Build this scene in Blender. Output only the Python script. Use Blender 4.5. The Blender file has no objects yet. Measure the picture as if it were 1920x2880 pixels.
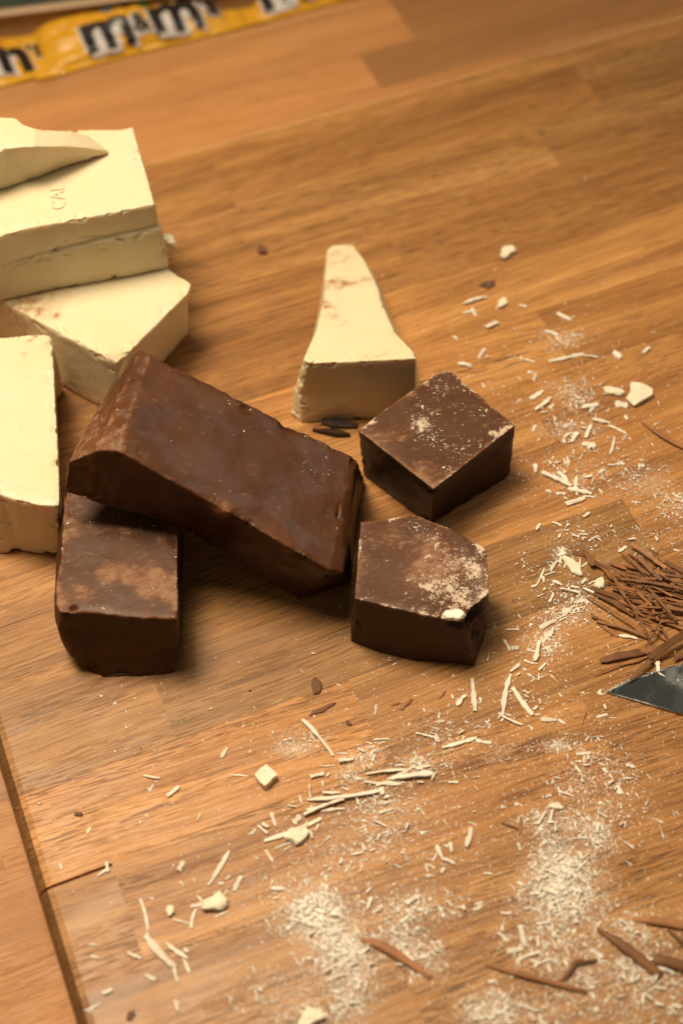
import bpy, bmesh, math, random
import numpy as np
from mathutils import Matrix, Vector

random.seed(11)
rng = np.random.default_rng(11)
S = bpy.context.scene
COL = S.collection

# ------------------------------------------------------------------ camera
TABLE_T = 0.030                      # thickness of the cutting board; worktop is z = 0
F_PX, CX, CY = 4420.0, 960.0, 1440.0
CAM_H = 0.64                         # camera height above the board
R = np.array([[0.92841212, 0.30865959, -0.20683375],
              [-0.37097928, 0.73917256, -0.56213727],
              [-0.02062323, 0.59862608, 0.80076307]])
def P(x, y, h=0.0):
    """photo pixel -> point at height h above the board top"""
    d = R @ np.array([(x - CX) / F_PX, -(y - CY) / F_PX, -1.0])
    t = (h - CAM_H) / d[2]
    p = d * t
    return Vector((p[0], p[1], TABLE_T + h))
cam_d = bpy.data.cameras.new('camera')
cam = bpy.data.objects.new('camera', cam_d)
COL.objects.link(cam)
M = Matrix([list(r) for r in R]).to_4x4()
M.translation = (0, 0, TABLE_T + CAM_H)
cam.matrix_world = M
cam_d.sensor_fit = 'VERTICAL'
cam_d.sensor_height = 36.0
cam_d.sensor_width = 24.0
cam_d.lens = F_PX / 2880 * 36
cam_d.clip_start = 0.02
cam_d.clip_end = 50
cam_d.dof.use_dof = True
cam_d.dof.focus_distance = 0.757
cam_d.dof.aperture_fstop = 4.6
S.camera = cam

# ------------------------------------------------------------------ light
W = bpy.data.worlds.new('World'); S.world = W; W.use_nodes = True
wn, wl = W.node_tree.nodes, W.node_tree.links
bg = wn['Background']
# dim warm room light: a pale ceiling above, darker walls round about
wtc = wn.new('ShaderNodeTexCoord'); wsep = wn.new('ShaderNodeSeparateXYZ'); wmr = wn.new('ShaderNodeMapRange')
wl.new(wtc.outputs['Generated'], wsep.inputs[0]); wl.new(wsep.outputs['Z'], wmr.inputs['Value'])
wmr.inputs['From Min'].default_value = 0.1; wmr.inputs['From Max'].default_value = 0.9
wmr.inputs['To Min'].default_value = 0.02; wmr.inputs['To Max'].default_value = 0.17
wl.new(wmr.outputs[0], bg.inputs['Strength'])
bg.inputs['Color'].default_value = (1.0, 0.86, 0.64, 1)

def lamp(name, loc, target, radius, power, color, cone, blend):
    ld = bpy.data.lights.new(name, 'SPOT')
    ld.shadow_soft_size = radius; ld.energy = power; ld.color = color
    ld.spot_size = math.radians(cone); ld.spot_blend = blend
    lo = bpy.data.objects.new(name, ld); COL.objects.link(lo)
    lo.location = loc
    lo.rotation_euler = (Vector(target) - Vector(loc)).to_track_quat('-Z', 'Y').to_euler()
    return lo
lamp('pendant_lamp', (-0.14, 0.86, 1.35), (0.0, 0.40, 0.0), 0.26, 80.0, (1.0, 0.84, 0.61), 78, 0.9)
lamp('second_pendant_lamp', (0.04, 0.74, 1.60), (0.04, 0.26, 0.0), 0.26, 38.0, (1.0, 0.84, 0.60), 60, 1.0)

# pale daylight from a window off to the right: only a sheen on the glossy pieces
wd = bpy.data.lights.new('window_light', 'AREA'); wd.shape = 'RECTANGLE'; wd.size = 0.9; wd.size_y = 0.7; wd.energy = 3.4; wd.color = (1.0, 0.95, 0.86)
wo = bpy.data.objects.new('window_light', wd); COL.objects.link(wo); wo.location = (1.45, 0.75, 1.35)
wo.rotation_euler = (Vector((0.15, 0.45, 0.0)) - Vector(wo.location)).to_track_quat('-Z', 'Z').to_euler()

S.view_settings.view_transform = 'Standard'
S.view_settings.look = 'None'
S.view_settings.exposure = 0.0
S.view_settings.gamma = 1.0
S.view_settings.use_curve_mapping = False
S.render.engine = 'CYCLES'
S.cycles.use_denoising = True
S.cycles.max_bounces = 8

# ------------------------------------------------------------------ helpers
def link(o, parent=None):
    COL.objects.link(o)
    if parent is not None:
        o.parent = parent
    return o
def tag(o, label=None, cat=None, group=None, kind=None):
    if label: o['label'] = label
    if cat: o['category'] = cat
    if group: o['group'] = group
    if kind: o['kind'] = kind
    return o
def empty(name, loc, rz=0.0):
    o = bpy.data.objects.new(name, None)
    o.empty_display_size = 0.02
    COL.objects.link(o); o.location = loc; o.rotation_euler = (0, 0, rz)
    return o
def mesh_obj(name, verts, faces, mat, parent=None, smooth=False, loc=None):
    me = bpy.data.meshes.new(name)
    me.from_pydata([tuple(v) for v in verts], [], faces)
    me.update()
    if smooth:
        me.polygons.foreach_set('use_smooth', [True] * len(me.polygons))
    if mat: me.materials.append(mat)
    o = bpy.data.objects.new(name, me)
    link(o, parent)
    if loc is not None: o.location = loc
    return o
def bm_obj(name, bm, mat, parent=None, smooth=False):
    me = bpy.data.meshes.new(name)
    bm.normal_update(); bm.to_mesh(me); bm.free()
    if smooth:
        me.polygons.foreach_set('use_smooth', [True] * len(me.polygons))
    if mat: me.materials.append(mat)
    o = bpy.data.objects.new(name, me)
    return link(o, parent)

# vectorised value noise --------------------------------------------------
def _hash(i, j, k, seed):
    n = (i * 374761393 + j * 668265263 + k * 2147483647 + seed * 974634777) & 0xFFFFFFFF
    n = ((n ^ (n >> 13)) * 1274126177) & 0xFFFFFFFF
    n = n ^ (n >> 16)
    return (n & 0xFFFFFF) / float(0xFFFFFF) * 2 - 1
def vnoise(p, freq, seed=0):
    q = np.asarray(p) * freq + 1000.0
    i = np.floor(q).astype(np.int64); f = q - i
    f = f * f * (3 - 2 * f)
    out = 0
    for a in (0, 1):
        for b in (0, 1):
            for c in (0, 1):
                w = (f[:, 0] if a else 1 - f[:, 0]) * (f[:, 1] if b else 1 - f[:, 1]) * (f[:, 2] if c else 1 - f[:, 2])
                out = out + w * _hash(i[:, 0] + a, i[:, 1] + b, i[:, 2] + c, seed)
    return out
def fbm(p, freq, seed=0, octv=3):
    s, a = 0, 1.0
    for k in range(octv):
        s = s + a * vnoise(p, freq * 2.03 ** k, seed + k * 7)
        a *= 0.5
    return s / 1.75

# ------------------------------------------------------------------ materials
class NT:
    def __init__(self, name):
        self.m = bpy.data.materials.new(name); self.m.use_nodes = True
        self.t = self.m.node_tree; self.n = self.t.nodes; self.l = self.t.links
        self.b = self.n['Principled BSDF']
    def new(self, typ, **kw):
        nd = self.n.new(typ)
        for k, v in kw.items():
            if hasattr(nd, k) and not k.startswith('i_'): setattr(nd, k, v)
        return nd
    def put(self, sock, val):
        if hasattr(val, 'is_output'): self.l.new(val, sock)
        else: sock.default_value = val
    def math(self, op, a, b=0.0, clamp=False):
        nd = self.new('ShaderNodeMath', operation=op); nd.use_clamp = clamp
        self.put(nd.inputs[0], a); self.put(nd.inputs[1], b)
        return nd.outputs[0]
    def noise(self, vec, scale, detail=3.0, rough=0.55, dist=0.0, w=None):
        nd = self.new('ShaderNodeTexNoise')
        if w is not None:
            nd.noise_dimensions = '4D'; self.put(nd.inputs['W'], w)
        if vec is not None: self.put(nd.inputs['Vector'], vec)
        nd.inputs['Scale'].default_value = scale; nd.inputs['Detail'].default_value = detail
        nd.inputs['Roughness'].default_value = rough; nd.inputs['Distortion'].default_value = dist
        return nd.outputs['Fac']
    def ramp(self, fac, lo, hi, a=0.0, b=1.0):
        nd = self.new('ShaderNodeMapRange')
        self.put(nd.inputs['Value'], fac)
        nd.inputs['From Min'].default_value = lo; nd.inputs['From Max'].default_value = hi
        nd.inputs['To Min'].default_value = a; nd.inputs['To Max'].default_value = b
        nd.interpolation_type = 'SMOOTHSTEP'
        return nd.outputs[0]
    def mix(self, fac, a, b, mode='MIX'):
        nd = self.new('ShaderNodeMix', data_type='RGBA', blend_type=mode)
        self.put(nd.inputs[0], fac); self.put(nd.inputs[6], a); self.put(nd.inputs[7], b)
        return nd.outputs[2]
    def mapping(self, vec, scale, loc=(0, 0, 0), rot=(0, 0, 0)):
        nd = self.new('ShaderNodeMapping')
        self.l.new(vec, nd.inputs['Vector'])
        nd.inputs['Scale'].default_value = scale; nd.inputs['Rotation'].default_value = rot
        self.put(nd.inputs['Location'], loc)
        return nd.outputs[0]
    def bump(self, height, strength, dist, normal=None):
        nd = self.new('ShaderNodeBump')
        nd.inputs['Strength'].default_value = strength; nd.inputs['Distance'].default_value = dist
        self.l.new(height, nd.inputs['Height'])
        if normal is not None: self.l.new(normal, nd.inputs['Normal'])
        return nd.outputs[0]
    def attr(self, name):
        nd = self.new('ShaderNodeAttribute'); nd.attribute_name = name
        return nd.outputs['Fac']
    def set(self, **kw):
        for k, v in kw.items(): self.put(self.b.inputs[k.replace('_', ' ')], v)
        return self.m

def wood(name, dark, mid, light, pores=1.0, rough=0.40, scratch=0.5):
    t = NT(name)
    tc = t.new('ShaderNodeTexCoord').outputs['Object']
    oi = t.new('ShaderNodeObjectInfo')
    rnd = oi.outputs['Random']
    w = t.math('MULTIPLY', rnd, 60.0)
    r2 = t.math('FRACT', t.math('MULTIPLY', rnd, 17.31))
    # slow wander of the grain, each stave cut at its own angle
    warp = t.noise(t.mapping(tc, (4, 12, 12)), 1.0, 2, 0.5, 0, w)
    sx = t.new('ShaderNodeSeparateXYZ'); t.l.new(tc, sx.inputs[0])
    skew = t.math('MULTIPLY', sx.outputs[0], t.ramp(r2, 0, 1, -0.05, 0.05))
    off = t.new('ShaderNodeCombineXYZ')
    t.l.new(t.math('ADD', skew, t.math('MULTIPLY', t.math('SUBTRACT', warp, 0.5), 0.012)), off.inputs['Y'])
    va = t.new('ShaderNodeVectorMath', operation='ADD')
    t.l.new(tc, va.inputs[0]); t.l.new(off.outputs[0], va.inputs[1])
    g = va.outputs[0]
    rings = t.noise(t.mapping(g, (3, 70, 40)), 1.0, 3, 0.55, 0.2, w)
    fine = t.noise(t.mapping(g, (24, 1050, 300)), 1.0, 4, 0.68, 0.05, w)
    pore = t.noise(t.mapping(g, (95, 1700, 700)), 1.0, 1, 0.4, 0.0, w)
    region = t.noise(t.mapping(g, (7, 55, 20)), 1.0, 2, 0.5, 0.0, w)
    blot = t.noise(t.mapping(tc, (20, 38, 30)), 1.0, 3, 0.6, 0.8, w)
    amt = t.ramp(r2, 0.0, 1.0, 0.45, 1.0)
    pore2 = t.noise(t.mapping(g, (42, 760, 400)), 1.0, 2, 0.5, 0.0, w)
    pm = t.math('MULTIPLY', t.math('MULTIPLY', t.math('MAXIMUM', t.ramp(pore, 0.57, 0.65), t.ramp(pore2, 0.575, 0.66)), t.ramp(region, 0.34, 0.60, 0.10, 1.0)), amt)
    c = t.mix(t.ramp(rings, 0.24, 0.60, 0.22, 1.0), dark, mid)
    c = t.mix(t.ramp(rings, 0.50, 0.80, 0.0, 0.50), c, light)
    c = t.mix(t.ramp(fine, 0.45, 0.72, 0.0, 0.42), c, light)
    c = t.mix(t.ramp(fine, 0.52, 0.30, 0.0, 0.72), c, dark)
    c = t.mix(t.ramp(blot, 0.54, 0.80, 0.0, 0.42), c, dark)
    c = t.mix(t.math('MULTIPLY', pm, 0.80 * pores), c, tuple(v * 0.34 for v in dark[:3]) + (1,))
    c = t.mix(1.0, c, oi.outputs['Color'], 'MULTIPLY')
    # faint knife scratches crossing the grain
    sc = t.noise(t.mapping(tc, (1700, 22, 10), rot=(0, 0, 0.42)), 1.0, 1, 0.5)
    sm = t.math('MULTIPLY', t.ramp(sc, 0.77, 0.84), t.ramp(t.noise(tc, 17.0, 2), 0.46, 0.60))
    c = t.mix(t.math('MULTIPLY', sm, scratch), c, tuple(min(1, v * 1.4) for v in light[:3]) + (1,))
    h = t.math('SUBTRACT', t.math('MULTIPLY', fine, 0.25), t.math('MULTIPLY', pm, 1.0))
    t.set(Base_Color=c, Roughness=t.ramp(blot, 0.2, 0.8, rough + 0.10, rough - 0.06),
          Normal=t.bump(h, 0.45, 0.0003))
    t.b.inputs['Specular IOR Level'].default_value = 0.32
    return t.m

def rgb(h):
    v = [int(h[i:i + 2], 16) / 255 for i in (0, 2, 4)]
    return tuple(x / 12.92 if x <= 0.04045 else ((x + 0.055) / 1.055) ** 2.4 for x in v) + (1,)

M_BOARD = wood('oiled hardwood', (0.178, 0.069, 0.019, 1), (0.420, 0.187, 0.053, 1), (0.64, 0.350, 0.122, 1))
M_BACK_GLINT = wood('painted edge highlight', (0.70, 0.46, 0.22, 1), (0.80, 0.56, 0.29, 1), (0.86, 0.64, 0.36, 1), pores=0.1)  # pale wood paints the highlight along the board's far rounded edge
M_END_SHADE = wood('shaded end grain', (0.11, 0.048, 0.016, 1), (0.17, 0.078, 0.027, 1), (0.24, 0.115, 0.042, 1))  # end grain, with the left chamfer's shade put into its dark colour
M_TOP = wood('beech worktop', (0.36, 0.152, 0.050, 1), (0.49, 0.220, 0.074, 1), (0.58, 0.29, 0.112, 1), pores=0.35, rough=0.5, scratch=0.0)

def choc_milk(name, base, hi, dusty=1.0, rough=0.46, vary=False, slick=False):
    t = NT(name)
    tc = t.new('ShaderNodeTexCoord').outputs['Object']
    a = t.attr('bloom'); d = t.attr('dust')
    n1 = t.noise(tc, 60, 4, 0.6, 0.5); n2 = t.noise(tc, 420, 4, 0.7, 0.3); n3 = t.noise(tc, 1300, 2, 0.6)
    streak = t.noise(t.mapping(tc, (60, 420, 200), rot=(0, 0, 0.9)), 1.0, 3, 0.6, 0.4)
    c = t.mix(t.ramp(n1, 0.25, 0.75), base, hi)
    c = t.mix(t.ramp(streak, 0.55, 0.85, 0, 0.4), c, tuple(v * 1.45 for v in hi[:3]) + (1,))
    soft = t.math('MULTIPLY', a, 0.42, True)
    c = t.mix(soft, c, (0.37, 0.138, 0.050, 1))
    bl = t.math('MULTIPLY', t.ramp(t.math('ADD', t.noise(t.mapping(tc, (170, 330, 240), rot=(0, 0, 1.2)), 1.0, 6, 0.78, 0.25), t.math('MULTIPLY', a, 0.30)), 0.66, 0.90), t.ramp(a, 0.0, 0.25), True)
    c = t.mix(t.math('MULTIPLY', bl, 0.70), c, (0.38, 0.215, 0.125, 1))
    n4 = t.noise(tc, 240, 6, 0.78, 0.3)
    dn = t.math('ADD', t.math('MULTIPLY', n4, 0.66), t.math('MULTIPLY', n3, 0.34))
    sp = t.math('MULTIPLY', t.ramp(t.math('ADD', dn, t.math('MULTIPLY', d, 0.20)), 0.665, 0.715), t.ramp(d, 0.02, 0.2), True)
    c = t.mix(t.math('MULTIPLY', sp, dusty), c, (0.66, 0.49, 0.35, 1))
    if vary:
        oi = t.new('ShaderNodeObjectInfo')
        v = t.ramp(oi.outputs['Random'], 0.0, 1.0, 0.62, 1.35)
        cc = t.new('ShaderNodeCombineColor')
        for k in range(3): t.l.new(v, cc.inputs[k])
        c = t.mix(1.0, c, cc.outputs[0], 'MULTIPLY')
    rr = t.math('ADD', t.ramp(n1, 0.3, 0.7, rough - 0.05, rough + 0.1), t.math('MULTIPLY', bl, 0.3))
    hgt = t.math('ADD', t.math('MULTIPLY', n2, 0.5), t.math('MULTIPLY', streak, 0.6))
    if slick:
        sw = t.noise(t.mapping(tc, (35, 35, 35)), 1.0, 2, 0.5, 1.4)
        rr = t.math('ADD', t.ramp(sw, 0.35, 0.65, 0.22, 0.50), t.math('MULTIPLY', bl, 0.25))
        hgt = t.math('ADD', hgt, t.math('MULTIPLY', t.noise(t.mapping(tc, (90, 12, 40), rot=(0, 0, 0.75)), 1.0, 2, 0.5), 1.1))
    nb = t.bump(hgt, 0.22, 0.0006)
    t.set(Base_Color=c, Roughness=rr, Normal=nb)
    t.b.inputs['Subsurface Weight'].default_value = 0.06
    t.b.inputs['Subsurface Radius'].default_value = (1.0, 0.5, 0.25)
    t.b.inputs['Subsurface Scale'].default_value = 0.0015
    t.b.inputs['Specular IOR Level'].default_value = 0.26
    return t.m
M_MILK = choc_milk('milk chocolate', (0.024, 0.0090, 0.0042, 1), (0.042, 0.0150, 0.0064, 1))
M_GLOSS = choc_milk('glossy milk chocolate', (0.030, 0.0108, 0.0048, 1), (0.066, 0.0235, 0.0092, 1), rough=0.30, slick=True)
M_SHAVE = choc_milk('milk chocolate shavings', (0.21, 0.090, 0.034, 1), (0.36, 0.162, 0.068, 1), 0.3, 0.55, True)
M_SHAVE2 = choc_milk('brown chip', (0.13, 0.055, 0.024, 1), (0.19, 0.085, 0.038, 1), 0.3, 0.6)
M_SHARD = choc_milk('dark chocolate shard', (0.035, 0.018, 0.010, 1), (0.07, 0.032, 0.018, 1), 0.5, 0.6)

def choc_white(name, base, deep):
    t = NT(name)
    tc = t.new('ShaderNodeTexCoord').outputs['Object']
    st = t.attr('stain')
    n1 = t.noise(tc, 38, 3, 0.55, 0.4); n2 = t.noise(tc, 300, 4, 0.65, 0.3); n3 = t.noise(tc, 900, 2)
    streak = t.noise(t.mapping(tc, (30, 500, 300), rot=(0, 0, 0.25)), 1.0, 3, 0.6)
    c = t.mix(t.ramp(n1, 0.3, 0.8), base, deep)
    c = t.mix(t.ramp(t.noise(t.mapping(tc, (60, 700, 400), rot=(0, 0, 0.5)), 1.0, 4, 0.7), 0.62, 0.74, 0, 0.35), c, (0.81, 0.72, 0.55, 1))
    c = t.mix(t.ramp(n2, 0.64, 0.76, 0, 0.35), c, (0.82, 0.75, 0.58, 1))
    s2 = t.math('MULTIPLY', st, t.ramp(n2, 0.30, 0.58, 0.15, 1.3), True)
    c = t.mix(t.math('MULTIPLY', s2, 0.85), c, (0.40, 0.17, 0.055, 1))
    hgt = t.math('ADD', t.math('MULTIPLY', n2, 0.6), t.math('MULTIPLY', streak, 0.5))
    t.set(Base_Color=c, Roughness=t.ramp(n1, 0.3, 0.7, 0.33, 0.46), Normal=t.bump(t.noise(t.mapping(tc, (14, 260, 200), rot=(0, 0, 0.3)), 1.0, 3, 0.55), 0.16, 0.0010, t.bump(hgt, 0.18, 0.0005)))
    t.b.inputs['Subsurface Weight'].default_value = 0.32
    t.b.inputs['Subsurface Radius'].default_value = (1.0, 0.55, 0.15)
    t.b.inputs['Subsurface Scale'].default_value = 0.005
    t.b.inputs['Specular IOR Level'].default_value = 0.4
    return t.m
M_WHITE = choc_white('white chocolate', (0.815, 0.695, 0.475, 1), (0.785, 0.648, 0.385, 1))

def plain(name, col, rough=0.5, metal=0.0, var=0.0, vscale=60, sss=0.0):
    t = NT(name)
    tc = t.new('ShaderNodeTexCoord').outputs['Object']
    n = t.noise(tc, vscale, 4, 0.6, 0.3)
    c = t.mix(t.ramp(n, 0.3, 0.7), tuple(v * (1 - var) for v in col[:3]) + (1,), tuple(min(1, v * (1 + var)) for v in col[:3]) + (1,))
    t.set(Base_Color=c, Roughness=t.ramp(n, 0.3, 0.7, rough - 0.05, rough + 0.08))
    t.b.inputs['Metallic'].default_value = metal
    if sss:
        t.b.inputs['Subsurface Weight'].default_value = sss
        t.b.inputs['Subsurface Radius'].default_value = (1, .6, .3)
        t.b.inputs['Subsurface Scale'].default_value = 0.001
    return t.m
M_WSHAVE = plain('white chocolate shavings', (0.84, 0.75, 0.60, 1), 0.6, 0, 0.06, 200)
M_WCHUNK = plain('white chocolate chunk', (0.84, 0.74, 0.54, 1), 0.5, 0, 0.06, 200, 0.3)
M_CRUMB = plain('white chocolate crumbs', (0.90, 0.83, 0.71, 1), 0.7, 0, 0.08, 300)
M_BCRUMB = plain('brown chocolate crumbs', (0.13, 0.052, 0.023, 1), 0.55, 0, 0.2, 300)

# ------------------------------------------------------------------ boards
def plank(name, x0, x1, y0, y1, z0, z1, mat, tint, parent, big=None, r_big=0.004):
    """one stave; the origin lies at its centre so that the grain is its own"""
    cx, cy = (x0 + x1) / 2, (y0 + y1) / 2
    bm = bmesh.new()
    bmesh.ops.create_cube(bm, size=1.0)
    for v in bm.verts:
        v.co = Vector((v.co.x * (x1 - x0 - 0.00001), v.co.y * (y1 - y0 - 0.00002), (v.co.z + 0.5) * (z1 - z0)))
    def sel(test):
        return [e for e in bm.edges if all(test(v.co) for v in e.verts)]
    hx, hy, hz = (x1 - x0) / 2, (y1 - y0) / 2, (z1 - z0)
    if big:
        ee = []
        for b in big:
            if b == 'L': ee += sel(lambda c: c.x < -hx * .9 and c.z > hz * .9)
            if b == 'B': ee += sel(lambda c: c.y > hy * .9 and c.z > hz * .9)
            if b == 'R': ee += sel(lambda c: c.x > hx * .9 and c.z > hz * .9)
            if b == 'F': ee += sel(lambda c: c.y < -hy * .9 and c.z > hz * .9)
        bmesh.ops.bevel(bm, geom=list(set(ee)), offset=(.007 if 'B' in big else (.0075 if 'L' in big else r_big)), segments=4, profile=0.5, affect='EDGES')
        small = [e for e in bm.edges if all(v.co.z > hz * .999 for v in e.verts)
                 and e.calc_length() > 0.004 and abs(e.calc_face_angle(0)) > 1.0]
    else:
        small = sel(lambda c: c.z > hz * .9)
    if small:
        small = [e for e in small if abs(e.verts[0].co.y - e.verts[1].co.y) < 1e-5]
        if small: bmesh.ops.bevel(bm, geom=small, offset=0.00010, segments=1, affect='EDGES')
    o = bm_obj(name, bm, mat, parent)
    if big and 'L' in big:
        o.data.materials.append(M_END_SHADE)
        for p in o.data.polygons:
            if p.normal.x < -0.22: p.material_index = 1
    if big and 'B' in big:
        o.data.materials.append(M_BACK_GLINT)
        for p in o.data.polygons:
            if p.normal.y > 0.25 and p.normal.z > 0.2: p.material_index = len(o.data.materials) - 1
    o.location = (cx, cy, z0)
    o.color = tuple(tint) + (1,)
    return o

# worktop: staves running with the board
worktop = empty('worktop', (0.2, 0.5, 0)); tag(worktop, 'reddish beech butcher block worktop under the cutting board', 'worktop', kind='structure')
def at_parent(o, parent):
    o.parent = parent; o.matrix_parent_inverse = Matrix.Translation(-Vector(parent.location))
ys = [-0.10]
while ys[-1] < 1.30:
    ys.append(ys[-1] + 0.0412)
# shift so that a seam falls at Y = 0.8690 (seen behind the board)
k0 = min(range(len(ys)), key=lambda i: abs(ys[i] - 0.8690))
sh = 0.8690 - ys[k0]; ys = [y + sh for y in ys]
special = {k0: [0.3703], k0 - 1: [0.3703], k0 - 2: [0.328]}
trng = random.Random(5)
for i in range(len(ys) - 1):
    cuts = [-0.7]
    x = -0.7 + trng.uniform(0.1, 0.4)
    while x < 1.2:
        cuts.append(x); x += trng.uniform(0.28, 0.55)
    cuts.append(1.2)
    if i in special:
        cuts = [-0.7, -0.25, 0.02] + special[i] + [0.72, 1.2]
    for a, b in zip(cuts[:-1], cuts[1:]):
        v = trng.uniform(0.86, 1.10)
        if i in special and abs(b - special[i][0]) < 1e-6: v = 1.12
        if i in special and abs(a - special[i][0]) < 1e-6: v = 0.74
        w = trng.uniform(-0.04, 0.04)
        o = plank('plank', a, b, ys[i], ys[i + 1], -0.038, 0.0, M_TOP, (v * (1 + w), v, v * (1 - w)), None)
        at_parent(o, worktop)

# cutting board
board = empty('cutting_board', (0.3, 0.42, 0.0))
tag(board, 'large oiled wooden cutting board of glued staves carrying the chocolate', 'cutting board')
rows = [0.7465, 0.7268, 0.684, 0.640, 0.583, 0.538, 0.493, 0.448, 0.402, 0.3567, 0.310, 0.2637, 0.218, 0.172, 0.126, 0.080, 0.034]
XL, XR = -0.0325, 0.82
joints = {0: [(0.14, 1.06), (0.428, 1.02), (XR, 1.14)], 1: [(0.192, 0.98), (0.435, 0.90), (XR, 0.78)],
          2: [(0.10, 1.0), (0.385, 1.0), (XR, 0.86)], 3: [(0.265, 0.96), (0.50, 0.9), (XR, 0.9)],
          4: [(0.236, 0.90), (0.55, 1.18), (XR, 1.0)], 5: [(0.12, 0.9), (0.318, 1.12), (XR, 0.98)],
          6: [(0.285, 1.02), (0.56, 1.0), (XR, 1.0)], 7: [(0.165, 0.97), (0.43, 1.04), (XR, 1.0)],
          8: [(0.0468, 0.98), (0.30, 0.84), (XR, 1.04)], 9: [(0.1317, 1.24), (0.44, 1.10), (XR, 1.0)],
          10: [(0.0015, 1.04), (0.228, 1.08), (XR, 0.90)], 11: [(0.19, 1.02), (XR, 1.0)],
          12: [(0.10, 1.04), (0.39, 1.0), (XR, 1.04)], 13: [(0.24, 1.0), (XR, 1.0)],
          14: [(0.17, 1.0), (XR, 1.02)], 15: [(0.30, 1.0), (XR, 0.96)]}
brng = random.Random(3)
for i in range(len(rows) - 1):
    x = XL
    for k, (xe, tone) in enumerate(joints[i]):
        big = ''
        if k == 0: big += 'L'
        if xe == XR: big += 'R'
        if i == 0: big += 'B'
        if i == len(rows) - 2: big += 'F'
        y1, y0 = rows[i], rows[i + 1]
        if i == 10 and k == 0: y1 -= 0.0013          # the open glue seam at the left edge
        w = brng.uniform(-0.035, 0.035)
        tone = 1 + (tone - 1) * 1.2 + brng.uniform(-.03, .03)
        o = plank('stave', x, xe, y0, y1, 0.0002, TABLE_T + brng.uniform(-0.00008, 0.00008), M_BOARD,
                  (tone * (1 + w), tone, tone * (1 - w)), None, big or None, 0.0045)
        at_parent(o, board)
        x = xe

# ------------------------------------------------------------------ chocolate blocks
def finish_block(name, bm, mat, sharp_edges, origin, voxel=0.0007, bevel=0.0003, wob=0.0007, chip=0.0030,
                 warp=0.0006, seed=1, chipfreq=110, thr=0.28, attrs=None, dents=()):
    """bevel and densify a polyhedron, then break and wear its edges"""
    bmesh.ops.recalc_face_normals(bm, faces=bm.faces)
    o = bm_obj(name, bm, mat)
    md = o.modifiers.new('b', 'BEVEL'); md.width = bevel; md.segments = 2; md.limit_method = 'ANGLE'; md.angle_limit = 0.5
    md = o.modifiers.new('r', 'REMESH'); md.mode = 'VOXEL'; md.voxel_size = voxel; md.use_smooth_shade = True
    md = o.modifiers.new('s', 'SMOOTH'); md.factor = 0.5; md.iterations = 1
    dg = bpy.context.evaluated_depsgraph_get()
    me = bpy.data.meshes.new_from_object(o.evaluated_get(dg))
    old = o.data; o.modifiers.clear(); o.data = me; bpy.data.meshes.remove(old)
    n = len(me.vertices)
    co = np.empty(n * 3); me.vertices.foreach_get('co', co); co = co.reshape(-1, 3)
    no = np.empty(n * 3); me.vertices.foreach_get('normal', no); no = no.reshape(-1, 3)
    d = np.full(n, 1.0)
    for a, b in sharp_edges:
        a = np.array(a); b = np.array(b); ab = b - a
        t = np.clip(((co - a) @ ab) / max(ab @ ab, 1e-12), 0, 1)
        d = np.minimum(d, np.linalg.norm(co - (a + t[:, None] * ab), axis=1))
    disp = warp * fbm(co, 45, seed)
    disp -= wob * np.exp(-(d / 0.0022) ** 2) * (0.55 + 0.9 * fbm(co, 260, seed + 3))
    c = np.clip(fbm(co, chipfreq, seed + 9) - thr, 0, 1)
    disp -= chip * np.minimum(c * 3, 1.0) * np.exp(-(d / 0.0042) ** 2)
    disp += 0.00010 * fbm(co, 800, seed + 5, 2)
    for c_, r_, dp in dents:
        q = np.linalg.norm(co - np.array(c_), axis=1) + 0.25 * r_ * fbm(co, 300, seed + 17)
        disp -= dp * np.clip(1.6 * np.exp(-(q / r_) ** 2) - 0.2, 0, 1)
    co2 = co + no * disp[:, None]
    co2[:, 2] = np.maximum(co2[:, 2], TABLE_T + 0.00015)
    me.vertices.foreach_set('co', co2.ravel())
    for an, fn in (attrs or {}).items():
        at = me.attributes.new(an, 'FLOAT', 'POINT')
        at.data.foreach_set('value', np.clip(fn(co, no, d), 0, 1).astype(np.float32))
    org = Vector(origin)
    me.transform(Matrix.Translation(-org)); o.location = org
    me.update()
    me.polygons.foreach_set('use_smooth', [True] * len(me.polygons))
    if not me.materials: me.materials.append(mat)
    return o

def loft(name, rings, mat, **kw):
    """closed solid through rings of points (top ring first)"""
    bm = bmesh.new()
    vs = [[bm.verts.new(p) for p in r] for r in rings]
    n = len(rings[0]); edges = []
    for a, b in zip(vs[:-1], vs[1:]):
        for i in range(n):
            j = (i + 1) % n
            bm.faces.new((a[i], a[j], b[j], b[i]))
    bm.faces.new(vs[0]); bm.faces.new(list(reversed(vs[-1])))
    bmesh.ops.triangulate(bm, faces=[f for f in bm.faces if len(f.verts) > 3])
    bmesh.ops.recalc_face_normals(bm, faces=bm.faces)
    bm.normal_update()
    for e in bm.edges:
        if len(e.link_faces) == 2 and e.calc_face_angle(0) > 0.45:
            edges.append((tuple(e.verts[0].co), tuple(e.verts[1].co)))
    zs = [p[2] for r in rings for p in r]
    allp = [Vector(p) for r in rings for p in r]
    org = sum(allp, Vector()) / len(allp); org.z = min(zs)
    return finish_block(name, bm, mat, edges, org, **kw)
def drop(p, h, dx=0, dy=0):
    return Vector((p.x + dx, p.y + dy, TABLE_T + h))

def blob(center, rad):
    c = np.array(center)
    return lambda co: np.exp(-(np.linalg.norm(co - c, axis=1) / rad) ** 2)

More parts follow.
